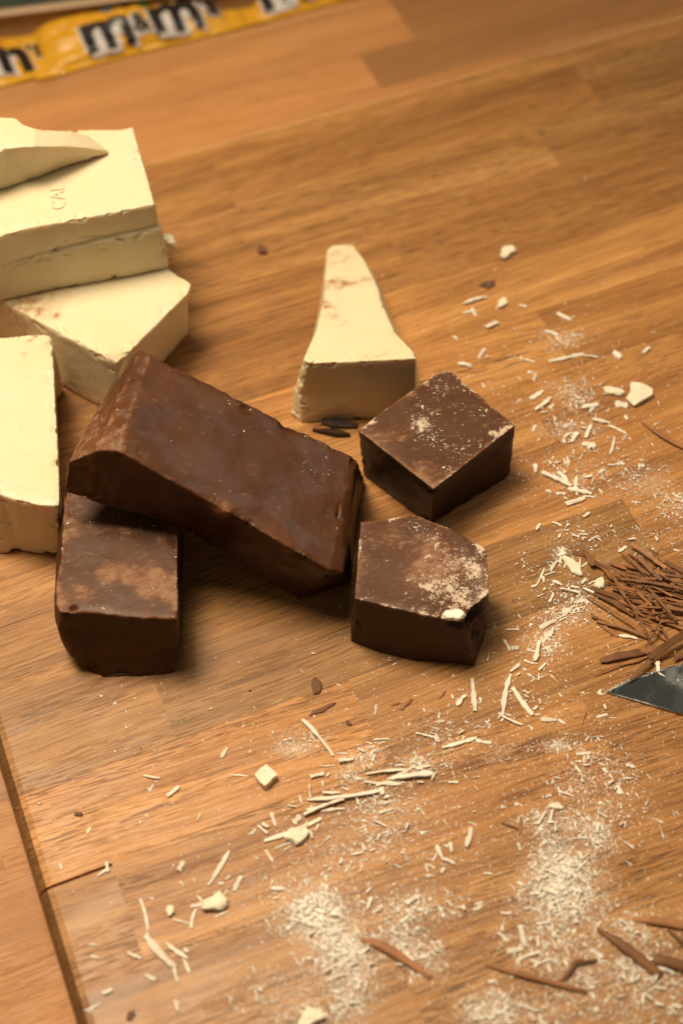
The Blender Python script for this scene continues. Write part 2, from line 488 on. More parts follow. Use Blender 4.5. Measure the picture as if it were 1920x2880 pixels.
# --- milk chocolate attributes
def bloom_top_fn(seed, amount, edge=0.6, lo=0.0):  # upward faces lighter throughout, plus mottled bloom and pale edges
    def f(co, no, d):
        up = np.clip(no[:, 2], 0, 1)
        return lo + up * 0.42 + up * amount * np.clip(fbm(co, 70, seed) * 1.4 + 0.15, 0, 1) + edge * np.exp(-(d / 0.0016) ** 2) * np.clip(0.5 + fbm(co, 200, seed + 2), 0, 1)
    return f
def dust_fn(seed, amount, spots=(), lo=0.0):
    def f(co, no, d):
        up = np.clip(no[:, 2] * 1.3 - 0.2, 0, 1)
        v = lo + up * amount * np.clip(fbm(co, 85, seed) * 2.2 + 0.05, 0, 1) + 0.5 * amount * np.exp(-(d / 0.002) ** 2)
        for c, r, a in spots:
            v = v + up * a * blob(c, r)(co) * np.clip(0.75 + fbm(co, 150, seed + 1), 0, 1)
        return v
    return f

# cube-like piece with dusty top
h = 0.038
top = [P(1003, 1209, h), P(1060, 1162, h), P(1238, 1040, h), P(1272, 1046, h), P(1453, 1193, h), P(1219, 1377, h)]
bot = [P(1020, 1337, 0), drop(top[1], 0, .001, .001), drop(top[2], 0), drop(top[3], 0), P(1434, 1338, 0), P(1206, 1482, 0)]
cube = loft('milk_chocolate_chunk', [top, bot], M_MILK, seed=4, chip=0.0022, wob=0.0006,
            attrs={'bloom': bloom_top_fn(5, 0.55, 0.9), 'dust': dust_fn(6, 1.0, [(P(1270, 1070, h), 0.012, 0.6), (P(1420, 1190, h), 0.014, 0.6)])})
tag(cube, 'cube-shaped milk chocolate chunk with dusty top behind the five-sided chunk', 'chocolate chunk')

# five-sided chunk
T = [(1013, 1466), (1166, 1445), (1258, 1482), (1367, 1541), (1376, 1668), (1328, 1702), (1305, 1742), (1211, 1733), (1090, 1707), (994, 1682)]
top = [P(x, y, h) for x, y in T]
bot = [drop(top[0], 0, 0, .002), drop(top[1], 0), drop(top[2], 0), drop(top[3], 0), P(1366, 1790, 0), P(1352, 1830, 0), P(1336, 1876, 0), P(1160, 1860, 0), P(1064, 1836, 0), P(982, 1805, 0)]
top[5].z -= 0.002; top[6].z -= 0.0035
chunk = loft('milk_chocolate_chunk', [top, bot], M_MILK, seed=12, chip=0.0026, wob=0.0005, dents=[(P(1335, 1740, .030), .0060, .0045), (P(1348, 1775, .018), .005, .003), (P(1000, 1740, .018), .004, .002)],
             attrs={'bloom': (lambda co, no, d: bloom_top_fn(15, 0.5, 0.5)(co, no, d) + np.clip(no[:, 2], 0, 1) * 0.9 * np.exp(-(np.linalg.norm((co - np.array(P(1225, 1600, h))) * np.array([1, 1.5, 1]), axis=1) / 0.013) ** 2)),
                    'dust': dust_fn(16, 0.95, [(P(1330, 1590, h), 0.017, 1.0), (P(1080, 1530, h), 0.014, 0.3)])})
tag(chunk, 'five-sided milk chocolate chunk with scraped, pale dusted top and a chipped corner', 'chocolate chunk')

# lower bar, partly under the long bar
h = 0.0405
top = [P(198, 1300, h), P(181, 1400, h), P(171, 1563, h), P(157, 1650, h), P(160, 1700, h), P(170, 1722, h), P(262, 1723, h), P(360, 1736, h), P(501, 1740, h), P(501, 1480, h), P(502, 1310, h)]
mid = [drop(top[0], .022, -.002), P(168, 1470, .02), P(157, 1620, .026), P(153, 1680, .027), P(155, 1735, .027), P(165, 1772, .026), P(268, 1785, .024), P(370, 1800, .024), P(501, 1798, .024), drop(top[9], .02), drop(top[10], .02)]
low = [drop(top[0], .010, -.001), P(178, 1530, .008), P(170, 1680, .011), P(166, 1740, .012), P(172, 1800, .012), P(196, 1846, .011), P(280, 1868, .008), P(380, 1868, .008), P(499, 1858, .008), drop(top[9], .008, -.001), drop(top[10], .008)]
bot = [drop(top[0], 0), P(198, 1580, 0), P(198, 1720, 0), P(202, 1790, 0), P(214, 1846, 0), P(240, 1884, 0), P(294, 1908, 0), P(390, 1906, 0), P(494, 1893, 0), drop(top[9], 0, -.003, 0), drop(top[10], 0, -.003, 0)]
barG = loft('milk_chocolate_bar', [top, mid, low, bot], M_MILK, seed=22, chip=0.0022, wob=0.0005, dents=[(P(207, 1712, h), .0016, .0022), (P(330, 1880, .008), .010, .0015)],
            attrs={'bloom': bloom_top_fn(25, 0.95, 0.7), 'dust': dust_fn(26, 0.25)})
tag(barG, 'thick milk chocolate bar end with pale bloom on top, lying under the long bar', 'chocolate bar')

# long bar, one end propped on the lower bar
def lerp(a, b, t): return a + (b - a) * t
FT0, BT0 = P(184, 1302, .079), P(360, 990, .082)
FT1, BT1 = P(332, 1267, .093), P(420, 994, .093)
FT2, BT2 = P(926, 1604, .041), P(996, 1284, .043)
FT3, BT3 = P(966, 1612, .036), P(1008, 1302, .037)
FB = [P(178, 1388, .0615), P(300, 1425, .0535), P(504, 1484, .0415), P(618, 1548, .027), P(840, 1686, .0008), P(985, 1641, .0008)]
FTm, BTm = lerp(FT0, FT1, .62) + Vector((0, 0, .0035)), lerp(BT0, BT1, .60) + Vector((0, 0, .003))
FB.insert(1, lerp(FB[0], FB[1], .55))
FTs = [FT0, FTm, FT1, lerp(FT1, FT2, .32), lerp(FT1, FT2, .52), FT2, FT3]
BTs = [BT0, BTm, BT1, lerp(BT1, BT2, .32), lerp(BT1, BT2, .52), BT2, BT3]
rings = []
for i, (ft, bt, fb) in enumerate(zip(FTs, BTs, FB)):
    bb = bt + (fb - ft) * (0.9 if i == 0 else 1.0)
    bb.z = max(bb.z, TABLE_T + 0.0008)
    rings.append([fb, ft, lerp(ft, bt, .5), bt, bb, lerp(fb, bb, .5)])
def f_bloom_light(co, no, d):
    up = np.clip(no[:, 2], 0, 1)
    return 0.36 * up + 0.35 * up * np.clip(fbm(co, 50, 31) , 0, 1) + np.exp(-(np.linalg.norm(co - np.array(P(615, 1440, .066)), axis=1) / 0.005) ** 2) * 1.2 + 0.6 * np.exp(-(d / 0.0014) ** 2) * np.clip(.3 + fbm(co, 220, 33), 0, 1) + 0.55 * np.clip((0.075 - co[:, 0]) / 0.02, 0, 1) * up  # bloom, plus a lighter left end painting in the light it catches
barF = loft('milk_chocolate_bar', rings, M_GLOSS, seed=42, chip=0.0030, wob=0.0006, warp=0.0010, dents=[(P(615, 1432, .069), .0040, .0016), (P(245, 1345, .070), .012, .0018), (P(950, 1450, .043), .008, .0008), (P(645, 1280, .066), .003, .0008), (P(990, 1560, .02), .005, .003)], voxel=0.00085,
            attrs={'bloom': f_bloom_light, 'dust': dust_fn(46, 0.16, [(P(930, 1450, .045), 0.012, 0.4)])})
tag(barF, 'long glossy milk chocolate bar propped at a slant across the lower bar', 'chocolate bar')

# --- white chocolate
def stain_fn(spots, seed):
    def f(co, no, d):
        v = np.zeros(len(co))
        for c, r, a in spots:
            q = (co - np.array(c)) / (np.array(r) if hasattr(r, '__len__') else r)
            v = v + a * np.exp(-(q ** 2).sum(1)) * np.clip(0.6 + 1.2 * fbm(co, 230, seed), 0, 1)
        return v
    return f
# wedge
T = [(918, 700, .018), (935, 688, .018), (990, 685, .018), (1028, 736, .023), (1060, 801, .029), (1077, 862, .035), (1111, 936, .041), (1170, 996, .045),
     (1170, 1008, .045), (1000, 1017, .045), (866, 1022, .045), (852, 1010, .045), (890, 925, .040), (911, 833, .031)]
top = [P(*a) for a in T]
bot = [drop(top[0], 0, .003, 0), drop(top[1], 0), drop(top[2], 0, .004, 0), drop(top[3], 0, .009, 0), P(1092, 870, 0), P(1112, 920, 0), P(1145, 985, 0), P(1180, 1080, 0),
       P(1168, 1165, 0), P(1030, 1179, 0), P(845, 1190, 0), P(815, 1165, 0), P(838, 1090, 0), P(880, 950, 0)]
mid = [lerp(a, b, .55) for a, b in zip(top, bot)]
mid[11] = P(829, 1090, .02); mid[10] = P(842, 1105, .021)
wedge = loft('white_chocolate_wedge', [top, mid, bot], M_WHITE, seed=52, chip=0.0012, wob=0.0004, chipfreq=260, thr=0.15, warp=0.0004,
             attrs={'stain': stain_fn([(P(955, 720, .02), (.012, .012, .02), .55), (P(975, 800, .028), (.013, .0030, .02), 1.5), (P(935, 790, .028), (.006, .004, .02), 1.0), (P(922, 870, .034), (.003, .010, .02), 1.3), (P(972, 910, .038), (.003, .003, .02), .8), (P(1045, 1003, .045), (.006, .003, .01), .9)], 55)})
tag(wedge, 'ivory wedge of white chocolate tapering to a narrow stained end', 'white chocolate')

# front left block
h = 0.044
T = [(-160, 952), (0, 947), (60, 944), (122, 937), (146, 942), (150, 966), (158, 1134), (167, 1287), (170, 1425), (107, 1420), (46, 1407), (0, 1391), (-160, 1330)]
top = [P(x, y, h) for x, y in T]
bot = [drop(p, 0) for p in top]
bot[8] = P(167, 1566, 0.0); bot[9] = P(118, 1560, 0); bot[10] = P(60, 1553, 0); bot[11] = P(0, 1560, 0); bot[12] = P(-160, 1540, 0)
for i in (5, 6, 7): bot[i] = drop(top[i], 0, -.006, 0)
blockD = loft('white_chocolate_block', [top, bot], M_WHITE, seed=62, chip=0.0016, wob=0.0006, chipfreq=190, thr=0.16, warp=0.0004, voxel=0.0009,
              attrs={'stain': stain_fn([(P(72, 998, h), .0012, 2.0), (P(85, 958, h), (.002, .001, .01), 1.4), (P(100, 946, h), .0012, 1.6), (P(165, 1070, .02), (.004, .02, .02), .5)], 65)})
tag(blockD, 'white chocolate block with smooth top beside the lower milk chocolate bar', 'white chocolate')

# lower block of the stack
h = 0.042
T = [(-170, 770), (0, 847), (145, 924), (329, 1021), (435, 920), (532, 824), (541, 797), (476, 753), (330, 640), (-100, 600)]
top = [P(x, y, h) for x, y in T]
bot = [drop(p, 0) for p in top]
bot[1] = P(20, 1010, 0); bot[2] = P(156, 1079, 0); bot[3] = P(330, 1172, 0); bot[4] = P(472, 1006, 0); bot[5] = P(525, 946, 0); bot[6] = P(530, 935, 0)
mid = [lerp(a, b, .28) for a, b in zip(top, bot)]
mid[5] = P(522, 868, .030); mid[6] = P(530, 850, .030); mid[4] = P(430, 970, .030)
blockC = loft('white_chocolate_block', [top, mid, bot], M_WHITE, seed=72, chip=0.0020, wob=0.0006, chipfreq=190, thr=0.18, warp=0.0005, voxel=0.0009,
              attrs={'stain': stain_fn([(P(60, 850, h), (.018, .005, .01), .95), (P(110, 880, h), (.008, .005, .01), .9), (P(60, 920, .03), (.03, .006, .012), .7), (P(310, 1020, .040), (.006, .005, .006), .6), (P(160, 888, h), .002, 1.2)], 75)})
tag(blockC, 'bottom white chocolate block of the stack, brownish smears along its edge', 'white chocolate')

# upper block with a stepped front face
hb, ht = 0.0422, 0.087
T = [(-170, 700), (0, 663), (92, 640), (210, 618), (329, 596), (440, 573), (434, 560), (375, 354), (344, 362), (253, 362), (0, 372), (-200, 380)]
top = [P(x, y, ht) for x, y in T]
l1 = [drop(p, .0715) for p in top]; l2 = [drop(p, .0700) for p in top]; bot = [drop(p, hb) for p in top]
for k in (0, 1, 2, 3, 4, 5):
    f = min(1.0, k / 4)
    l2[k] = drop(top[k], .0640 + .0065 * f, 0.0, -.0022 * f); bot[k] = drop(top[k], hb, 0, -.0022 * f)
    l1[k] = drop(top[k], .0655 + .0065 * f, 0.0, 0)
bot[5].x += .002; bot[6].x += .002; l2[5].x += .001; l2[6].x += .001
blockB = loft('white_chocolate_block', [top, l1, l2, bot], M_WHITE, seed=82, chip=0.0016, wob=0.0006, chipfreq=190, thr=0.16, warp=0.0002, voxel=0.0009,
              attrs={'stain': lambda co, no, d: np.zeros(len(co))})
tag(blockB, 'large white chocolate block on top of the stack, stepped front and pressed letters', 'white chocolate')

# broken slab on top of the stack
T = [(-150, 470, .113), (0, 428, .113), (15, 416, .113), (96, 412, .112), (184, 412, .1045), (250, 417, .097), (308, 426, .089), (250, 380, .094), (184, 366, .103), (99, 360, .111), (65, 347, .112), (48, 331, .113), (0, 327, .113), (-150, 330, .113)]
top = [P(*a) for a in T]
B = [(-150, 575), (0, 534), (15, 530), (96, 504), (184, 470), (250, 451), (308, 431)]
bot = [P(x, y, .0875) for x, y in B] + [drop(p, .0875) for p in top[7:]]
slab = loft('white_chocolate_slab', [top, bot], M_WHITE, seed=92, chip=0.0008, wob=0.0003, warp=0.0006, bevel=0.0005,
            attrs={'stain': lambda co, no, d: np.zeros(len(co))})
tag(slab, 'broken white chocolate slab ending in a thin point, lying on the stack', 'white chocolate')

# pressed letters on the upper block (reads from front to back)
def text_mesh(s, size, offset=0.0, extrude=0.0):
    cu = bpy.data.curves.new('txt', 'FONT'); cu.body = s; cu.size = size; cu.offset = offset; cu.extrude = extrude
    cu.resolution_u = 3
    o = bpy.data.objects.new('txt', cu); COL.objects.link(o)
    dg = bpy.context.evaluated_depsgraph_get(); dg.update()
    me = bpy.data.meshes.new_from_object(o.evaluated_get(dg))
    COL.objects.unlink(o); bpy.data.objects.remove(o); bpy.data.curves.remove(cu)
    return me
p0, p1 = P(185, 588, ht), P(178, 505, ht)
ux = (p1 - p0).normalized(); uy = Vector((-ux.y, ux.x, 0)); 
me = text_mesh('CAL', 0.0105, 0.0001, 0.00016)
me.transform(Matrix(((ux.x, uy.x, 0, p0.x), (ux.y, uy.y, 0, p0.y), (0, 0, 1, TABLE_T + ht + 0.00045), (0, 0, 0, 1))))
me.transform(Matrix.Translation(-blockB.location))
me.materials.clear(); me.materials.append(plain('moulded letters', (.77, .655, .45, 1), .45, 0, .02))
lt = bpy.data.objects.new('lettering', me); link(lt, blockB)
tag(lt, 'faint raised letters CAL')

# ------------------------------------------------------------------ shavings
def fix_normals(o):
    bm = bmesh.new(); bm.from_mesh(o.data); bmesh.ops.recalc_face_normals(bm, faces=bm.faces[:]); bm.to_mesh(o.data); bm.free()

def ribbon(name, a, b, w, mat, t=None, lift=0.0, bend=0.0, za=0.0, zb=0.0, n=5, taper=(0.72, 0.66), jag=0.36, parent=None, curl=0.0):
    """thin shaving from a to b (world points on the board), w and t in metres"""
    a = Vector((a[0], a[1], 0)); b = Vector((b[0], b[1], 0))
    L = (b - a).length
    d = (b - a).normalized() if L > 0 else Vector((1, 0, 0)); s = Vector((-d.y, d.x, 0))
    if t is None: t = max(0.00025, min(0.0008, w * 0.32))
    vs, fs = [], []
    tilt = random.uniform(-0.35, 0.35)
    if taper[0] == 0.72: taper = (random.uniform(.5, 1.0), random.uniform(.45, 1.0))
    for i in range(n + 1):
        u = i / n
        ww = w * (1.0 - (1 - taper[0]) * max(0, 1 - u * 5) - (1 - taper[1]) * max(0, 1 - (1 - u) * 5)) * (1 + random.uniform(-jag, jag))
        c = a + d * (u * L) + s * (bend * 4 * u * (1 - u)) + s * random.uniform(-.05, .05) * w
        z = za + (zb - za) * u + lift * 4 * u * (1 - u)
        tz = tilt * ww * 0.5
        z += abs(tz)
        lift_e = curl * ww
        for sx, top in ((-1, 0), (1, 0), (1, 1), (-1, 1)):
            vs.append(c + s * (sx * ww / 2 * (0.8 if top else 1)) + Vector((0, 0, TABLE_T + 0.0001 + z + sx * tz + lift_e + (t if top else 0) * random.uniform(.8, 1.15))))
    for i in range(n):
        o = i * 4
        for k in range(4):
            k2 = (k + 1) % 4
            fs.append((o + k, o + k2, o + 4 + k2, o + 4 + k))
    fs.append((3, 2, 1, 0)); o = n * 4; fs.append((o, o + 1, o + 2, o + 3))
    org = vs[0].copy().lerp(vs[-1], 0.5); org.z = min(v.z for v in vs)
    ob = mesh_obj(name, [v - org for v in vs], fs, mat, parent, smooth=False, loc=org)
    fix_normals(ob)
    return ob

def nugget(name, p, sx, sy, sz, mat, rz=0.0, seed=0, rough=0.22, boxy=False):
    """small broken flake or chunk with an uneven outline"""
    rr = random.Random(seed)
    bm = bmesh.new()
    if boxy:
        bmesh.ops.create_cube(bm, size=1.0)
        bmesh.ops.subdivide_edges(bm, edges=bm.edges[:], cuts=2, use_grid_fill=True)
    else:
        bmesh.ops.create_icosphere(bm, subdivisions=2, radius=0.56)
    ph = [rr.uniform(0, 6.28) for _ in range(4)]
    for v in bm.verts:
        a = math.atan2(v.co.y, v.co.x)
        k = 1 + rough * (.5 * math.sin(2 * a + ph[0]) + .45 * math.sin(3 * a + ph[1]) + .35 * math.sin(5 * a + ph[2]) + .3 * math.sin(8 * a + ph[3])) * (0.35 if boxy else 1)
        j = rough * (.12 if boxy else .35)
        zz = v.co.z if boxy else max(-.30, min(.30, v.co.z)) * 1.5
        v.co = Vector((v.co.x * sx * k * (1 + rr.uniform(-j, j)), v.co.y * sy * k * (1 + rr.uniform(-j, j)), zz * sz * (1 + rr.uniform(-j, j) * 1.6)))
    zmin = min(v.co.z for v in bm.verts)
    bmesh.ops.rotate(bm, verts=bm.verts[:], cent=(0, 0, 0), matrix=Matrix.Rotation(rz, 3, 'Z'))
    for v in bm.verts: v.co.z = max(0, v.co.z - zmin - sz * 0.06)
    o = bm_obj(name, bm, mat)
    o.location = (p[0], p[1], p[2] + 0.0001)
    return o

def from_crop(ox, oy, s):
    return lambda x, y, h=0.0: P(ox + x * s, oy + y * s, h)
C7 = from_crop(600, 1900, .5102); C6 = from_crop(1400, 1400, .3316); CR1 = from_crop(1200, 600, .4592)
C8 = from_crop(0, 2000, .4464); CR2 = from_crop(1300, 2000, .3954); C9 = from_crop(1560, 1480, .2296); C10 = from_crop(700, 2300, .4464)

L7 = [(490,245,660,445,22),(530,310,565,370,8),(585,500,670,495,8),(675,430,745,430,8),(690,475,775,465,25),(840,550,1035,525,14),(960,575,1110,495,14),(980,575,1210,545,30),(830,590,1035,600,16),(895,610,1000,590,18),(600,650,700,650,14),(520,690,930,635,28),(930,620,930,660,22),(940,680,975,665,18),(500,775,720,690,20),(590,750,725,735,14),(510,745,560,740,10),(280,915,595,790,22),(335,960,450,915,10),(385,970,425,945,8),(440,820,480,775,28),(530,860,545,900,16),(560,860,580,820,10),(245,830,300,875,12),(205,880,235,845,14),(270,820,305,840,18),(320,760,345,835,18),(395,795,420,775,8),(290,965,330,1030,12),(540,720,545,760,8),(475,660,490,710,9),(530,605,535,680,8),(410,720,460,728,9),(600,580,603,615,8),(535,565,610,545,18),(625,560,640,540,10),(705,620,745,635,10),(790,680,800,715,12),(880,665,905,680,10),(915,760,990,740,14),(820,500,835,530,12),(845,495,862,520,9),(715,555,735,575,10),(885,355,970,352,8),(905,380,945,365,8),(1115,318,1245,350,10),(1260,400,1450,345,20),(1445,360,1530,372,18),(1270,485,1290,505,8),(1290,590,1350,590,14),(1200,585,1225,540,12),(1120,595,1160,590,9),(1390,950,1420,840,22),(1400,810,1450,830,8),(1230,940,1260,1010,20),(1255,1010,1330,1040,18),(1300,925,1312,975,14),(1170,1040,1180,1085,12),(1180,1045,1220,1065,10),(1165,1108,1205,1105,14),(1255,1090,1270,1060,16),(755,990,825,975,16),(725,1085,755,1040,10),(315,1175,395,1178,22),(330,1235,365,1222,12),(580,1200,670,1220,20),(845,1290,870,1220,18),(115,1190,150,1110,22),(0,1110,85,975,14),(45,460,75,405,16),(95,550,185,555,8),(1340,170,1390,110,22),(1425,20,1440,200,24),(890,220,897,160,9),(1240,240,1248,205,9),(1225,258,1275,250,9),(1310,105,1320,130,10),(1465,125,1475,150,12),(1430,1295,1480,1270,16),(1090,490,1120,450,14),(1120,520,1200,500,14),(1130,480,1150,530,14)]
L6 = [(565,50,720,15,26),(720,165,770,125,22),(455,210,535,240,16),(325,280,355,225,24),(510,345,525,310,16),(625,315,685,335,22),(680,310,765,315,12),(710,345,745,340,16),(765,370,845,325,12),(965,275,995,300,12),(1160,235,1200,275,8),(950,255,965,230,14),(1015,460,1085,415,26),(525,560,545,445,22),(500,500,570,470,40),(555,600,575,530,12),(440,630,505,535,26),(400,660,485,630,12),(280,760,330,740,20),(325,740,390,595,14),(375,670,385,725,18),(460,710,540,745,24),(440,750,470,735,20),(375,790,400,765,14),(330,845,395,815,10),(430,890,465,825,20),(590,770,605,805,14),(570,850,575,820,12),(705,725,745,685,20),(690,510,690,600,10),(705,590,765,545,12),(765,735,830,705,12),(645,770,700,785,14),(685,800,690,830,20),(540,975,610,940,22),(550,1000,620,950,18),(615,940,650,915,16),(640,960,680,930,12),(620,900,660,880,10),(690,860,760,900,14),(720,850,770,895,12),(650,890,720,880,10),(665,950,735,925,12),(350,1115,490,1045,34),(500,1030,570,1000,16),(520,1045,590,1010,14),(485,1090,530,1080,12),(480,1125,505,1110,10),(380,1235,440,1135,24),(360,1180,380,1230,14),(390,1170,440,1210,12),(445,1130,465,1190,12),(310,1390,345,1220,36),(240,1295,320,1310,12),(240,1300,262,1255,8),(375,1290,445,1265,20),(435,1280,460,1315,14),(215,1380,300,1410,16),(340,1465,405,1400,18),(385,1470,395,1440,10),(65,1120,170,1115,12),(285,1035,305,1010,12),(170,995,190,1025,14),(205,1225,235,1150,7),(45,1205,95,1305,20),(110,1285,175,1280,30),(100,1480,180,1415,26),(155,1515,185,1490,16),(245,1500,285,1515,14),(340,1550,342,1485,10),(345,1530,380,1515,10),(280,1560,310,1535,10),(40,1840,105,1500,36),(120,1615,290,1850,34),(0,1830,205,1930,22),(20,1900,50,1870,16),(210,1640,260,1665,20),(215,1670,260,1695,12),(345,1705,358,1750,16),(360,1885,495,1890,30),(505,1880,565,1920,18),(830,1865,925,1840,18),(935,1870,1000,1870,10),(895,1755,912,1795,16),(515,1660,540,1690,14),(870,1670,850,1640,18),(300,1800,330,1770,24),(310,1845,355,1840,14),(840,1660,890,1672,16),(740,2060,770,2025,14),(835,2040,860,2065,12),(1020,1175,1180,1200,26),(920,1020,965,990,10),(930,985,940,960,12)]
LR1 = [(225,560,370,520,22),(560,565,610,575,14),(220,615,300,600,12),(275,580,300,630,12),(360,705,430,675,30),(160,755,185,775,14),(315,895,355,835,20),(190,925,270,940,22),(590,900,655,915,14),(720,725,800,750,14),(795,615,885,660,20),(860,640,905,632,8),(745,910,955,865,18),(955,875,1050,888,14),(1140,855,1185,890,28),(1320,860,1360,825,24),(630,1140,710,1090,30),(660,1210,755,1135,26),(690,1225,740,1215,12),(745,1200,775,1175,18),(945,1195,1050,1175,30),(990,1225,1020,1190,20),(1150,1175,1225,1185,40),(1010,1265,1120,1290,24),(1110,1300,1215,1350,12),(970,1380,1000,1305,24),(885,1405,920,1345,26),(945,1420,1030,1430,24),(985,1445,1010,1420,16),(1120,1475,1145,1380,14),(1210,1240,1225,1265,14),(835,1295,915,1300,10),(835,1300,870,1325,10),(830,1380,880,1345,12),(645,1340,665,1300,14),(835,1505,850,1540,12),(855,1490,870,1535,12),(660,1540,665,1590,20),(700,1590,880,1675,28),(800,1590,860,1650,22),(915,1610,918,1730,20),(860,1690,1005,1720,30),(955,1735,1025,1745,12),(850,1785,965,1745,24),(790,1720,850,1722,14),(725,1700,760,1710,14),(1050,1595,1090,1570,16),(1110,1545,1160,1540,12),(1050,1690,1075,1715,10),(960,1620,1010,1610,20),(1500,1715,1540,1745,14),(1290,1555,1330,1550,26),(1250,1770,1305,1775,10),(650,1030,665,990,16),(615,980,640,975,20),(340,1045,350,1070,12)]
L8 = [(1395,300,1435,235,20),(905,408,1010,425,14),(930,485,950,510,10),(945,510,968,462,9),(1055,540,1130,478,32),(550,775,575,735,20),(380,960,390,1000,12),(620,1040,685,990,14),(672,955,680,1015,22),(1240,695,1265,645,9),(1310,1100,1445,882,18),(1130,1010,1160,950,24),(1480,1130,1525,1045,22),(1420,1065,1450,1045,12),(1375,1090,1410,1085,18),(1135,1078,1160,1100,14),(885,1185,935,1385,16),(920,1415,1110,1620,34),(1100,1610,1125,1710,18),(1050,1465,1185,1560,24),(1155,1560,1195,1650,14),(1160,1495,1190,1525,22),(1090,1312,1205,1342,10),(1205,1370,1235,1250,20),(1200,1235,1290,1215,18),(1240,1165,1275,1200,14),(1410,1165,1435,1130,14),(1355,1300,1440,1265,12),(805,1520,890,1560,18),(560,1475,612,1472,12),(575,1545,625,1555,12),(920,1665,985,1695,22),(645,1780,708,1755,22),(535,1890,635,1840,12),(560,1900,590,1885,10),(1100,1820,1120,1890,16)]
LR2 = [(805,310,910,300,24),(865,315,860,370,14),(890,310,895,345,12),(1160,385,1220,405,20),(960,370,1010,390,9),(750,250,775,285,12),(870,215,895,180,10),(955,180,975,215,10),(1090,530,1140,590,14),(680,540,695,600,12),(630,520,650,495,12),(590,615,630,600,20),(370,670,400,660,24),(270,690,295,680,22),(480,730,500,710,12),(500,770,545,740,12),(525,710,545,745,12),(395,940,410,1000,18),(385,800,405,750,16),(410,1530,440,1680,34),(315,1720,430,1690,34),(380,1780,510,1720,22),(480,1770,560,1800,16),(520,1810,630,1760,14),(270,1435,345,1440,16),(85,1375,140,1360,16),(180,1930,240,1920,20),(250,1580,320,1640,20),(600,1800,625,1860,16),(150,1155,215,1160,12)]
n_white = 0
MARKS = [(P(1480, 830), 'on the far staves behind the cube-shaped chunk'), (P(1620, 1020), 'near the loose white flakes'),
         (P(1560, 1230), 'beside the cube-shaped chunk'), (P(1640, 1370), 'between the loose white flakes and the brown heap'),
         (P(1560, 1560), 'before the tips of the brown heap'), (P(1530, 1800), 'between the five-sided chunk and the knife tip'),
         (P(1470, 1980), 'in front of the five-sided chunk'), (P(1180, 2100), 'between the five-sided chunk and the crossed splinters'),
         (P(960, 2180), 'in the heap of crossed splinters'), (P(840, 2350), 'round the half-buried white lump'),
         (P(1250, 2390), 'on the bare wood behind the fine drifts'), (P(560, 2530), 'round the white crumb with a bent string'),
         (P(430, 2720), 'by the left edge staves at the front'), (P(300, 2250), 'on the pale stave left of the white cube'),
         (P(1680, 2180), 'below the knife tip'), (P(1560, 2420), 'within the fine white drift'), (P(1450, 2700), 'behind the long thin brown curl'), (P(880, 2520), 'along the densest drift of gratings')]
def splinter_label(p, L, w):
    size = 'long' if L > .016 else ('middling' if L > .008 else 'short')
    slim = 'needle-thin' if w / max(L, 1e-6) < .13 else ('slim' if w / L < .28 else 'broad')
    where = min(MARKS, key=lambda m: (m[0] - p).length)[1]
    return '%s %s ivory splinter %s' % (size, slim, where)
SH_GROUP = 'white chocolate splinters strewn over the board'
for fn, s, LL in ((C7, .5102, L7), (C6, .3316, L6), (CR1, .4592, LR1), (C8, .4464, L8), (CR2, .3954, LR2)):
    for (x1, y1, x2, y2, w) in LL:
        a, b = fn(x1, y1), fn(x2, y2)
        depth = (Vector(cam.location) - a).length
        ww = w * s / F_PX * depth * 1.15
        L = (a - b).length
        crowd = 0.0012 * random.random() if (fn is C7 and 430 < y1 < 960 and x1 > 200) else 0.0002 * random.random()
        o = ribbon('white_chocolate_shaving', a, b, ww, M_WSHAVE, lift=random.uniform(0, .04) * L, bend=random.choice((-1, 1)) * random.uniform(0, .055) * L, za=crowd, zb=crowd * random.random(),
                   n=8 if L > .01 else 5)
        tag(o, splinter_label((a + b) / 2, L, ww), 'chocolate shaving', SH_GROUP); n_white += 1

# bigger white bits, each with its own look
CH = [(C7(290, 570), .0085, .0085, .006, .4, 'small white chocolate cube with smooth sides, standing apart from the splinters'),
      (C7(465, 885), .0115, .0075, .0045, .3, 'pale yellow white chocolate lump half buried under crossed splinters'),
      (C8(1360, 1215), .0105, .0085, .005, -.3, 'white chocolate crumb tangled with a bent, stringy splinter'),
      (C6(630, 580), .0055, .0135, .0022, .35, 'flat upright-lying white chocolate flake touching the brown shavings'),
      (C6(855, 735), .0065, .0050, .003, .2, 'ragged white chocolate bit among the tips of the brown shavings'),
      (CR1(1300, 1115), .0155, .0125, .005, -.2, 'largest loose white chocolate flake, thick and rounded'),
      (CR1(1135, 1095), .0060, .0105, .003, .9, 'teardrop-shaped white chocolate flake next to the largest loose flake'),
      (CR1(490, 250), .0105, .0080, .005, .5, 'crumbly white chocolate clump alone on the far staves'),
      (CR1(460, 558), .0080, .0050, .003, .5, 'short flat white chocolate chip near the long splinter of the far scatter'),
      (CR2(665, 680), .0050, .0035, .002, -.5, 'compact white clump inside the fine white crumbs'),
      (C10(390, 1270), .0125, .0070, .005, -.1, 'white chocolate lump at the front edge of the crumbs'),
      (C8(1075, 1262), .0045, .0040, .003, .1, 'tiny white chocolate nub beside the bent stringy splinter')]
for i, (p, sx, sy, sz, rz, lab) in enumerate(CH):
    o = nugget('white_chocolate_bit', p, sx * .9, sy * .9, sz * .7, M_WCHUNK, rz, seed=100 + i, rough=.25 if i == 0 else .34, boxy=(i == 0))
    tag(o, lab, 'chocolate bit')
o = nugget('white_chocolate_bit', P(474, 690, .0422), .006, .008, .006, M_WCHUNK, .4, seed=140)
o.location = P(478, 690, .0425)
tag(o, 'white chocolate chip wedged beside the large block on the stack', 'chocolate bit')

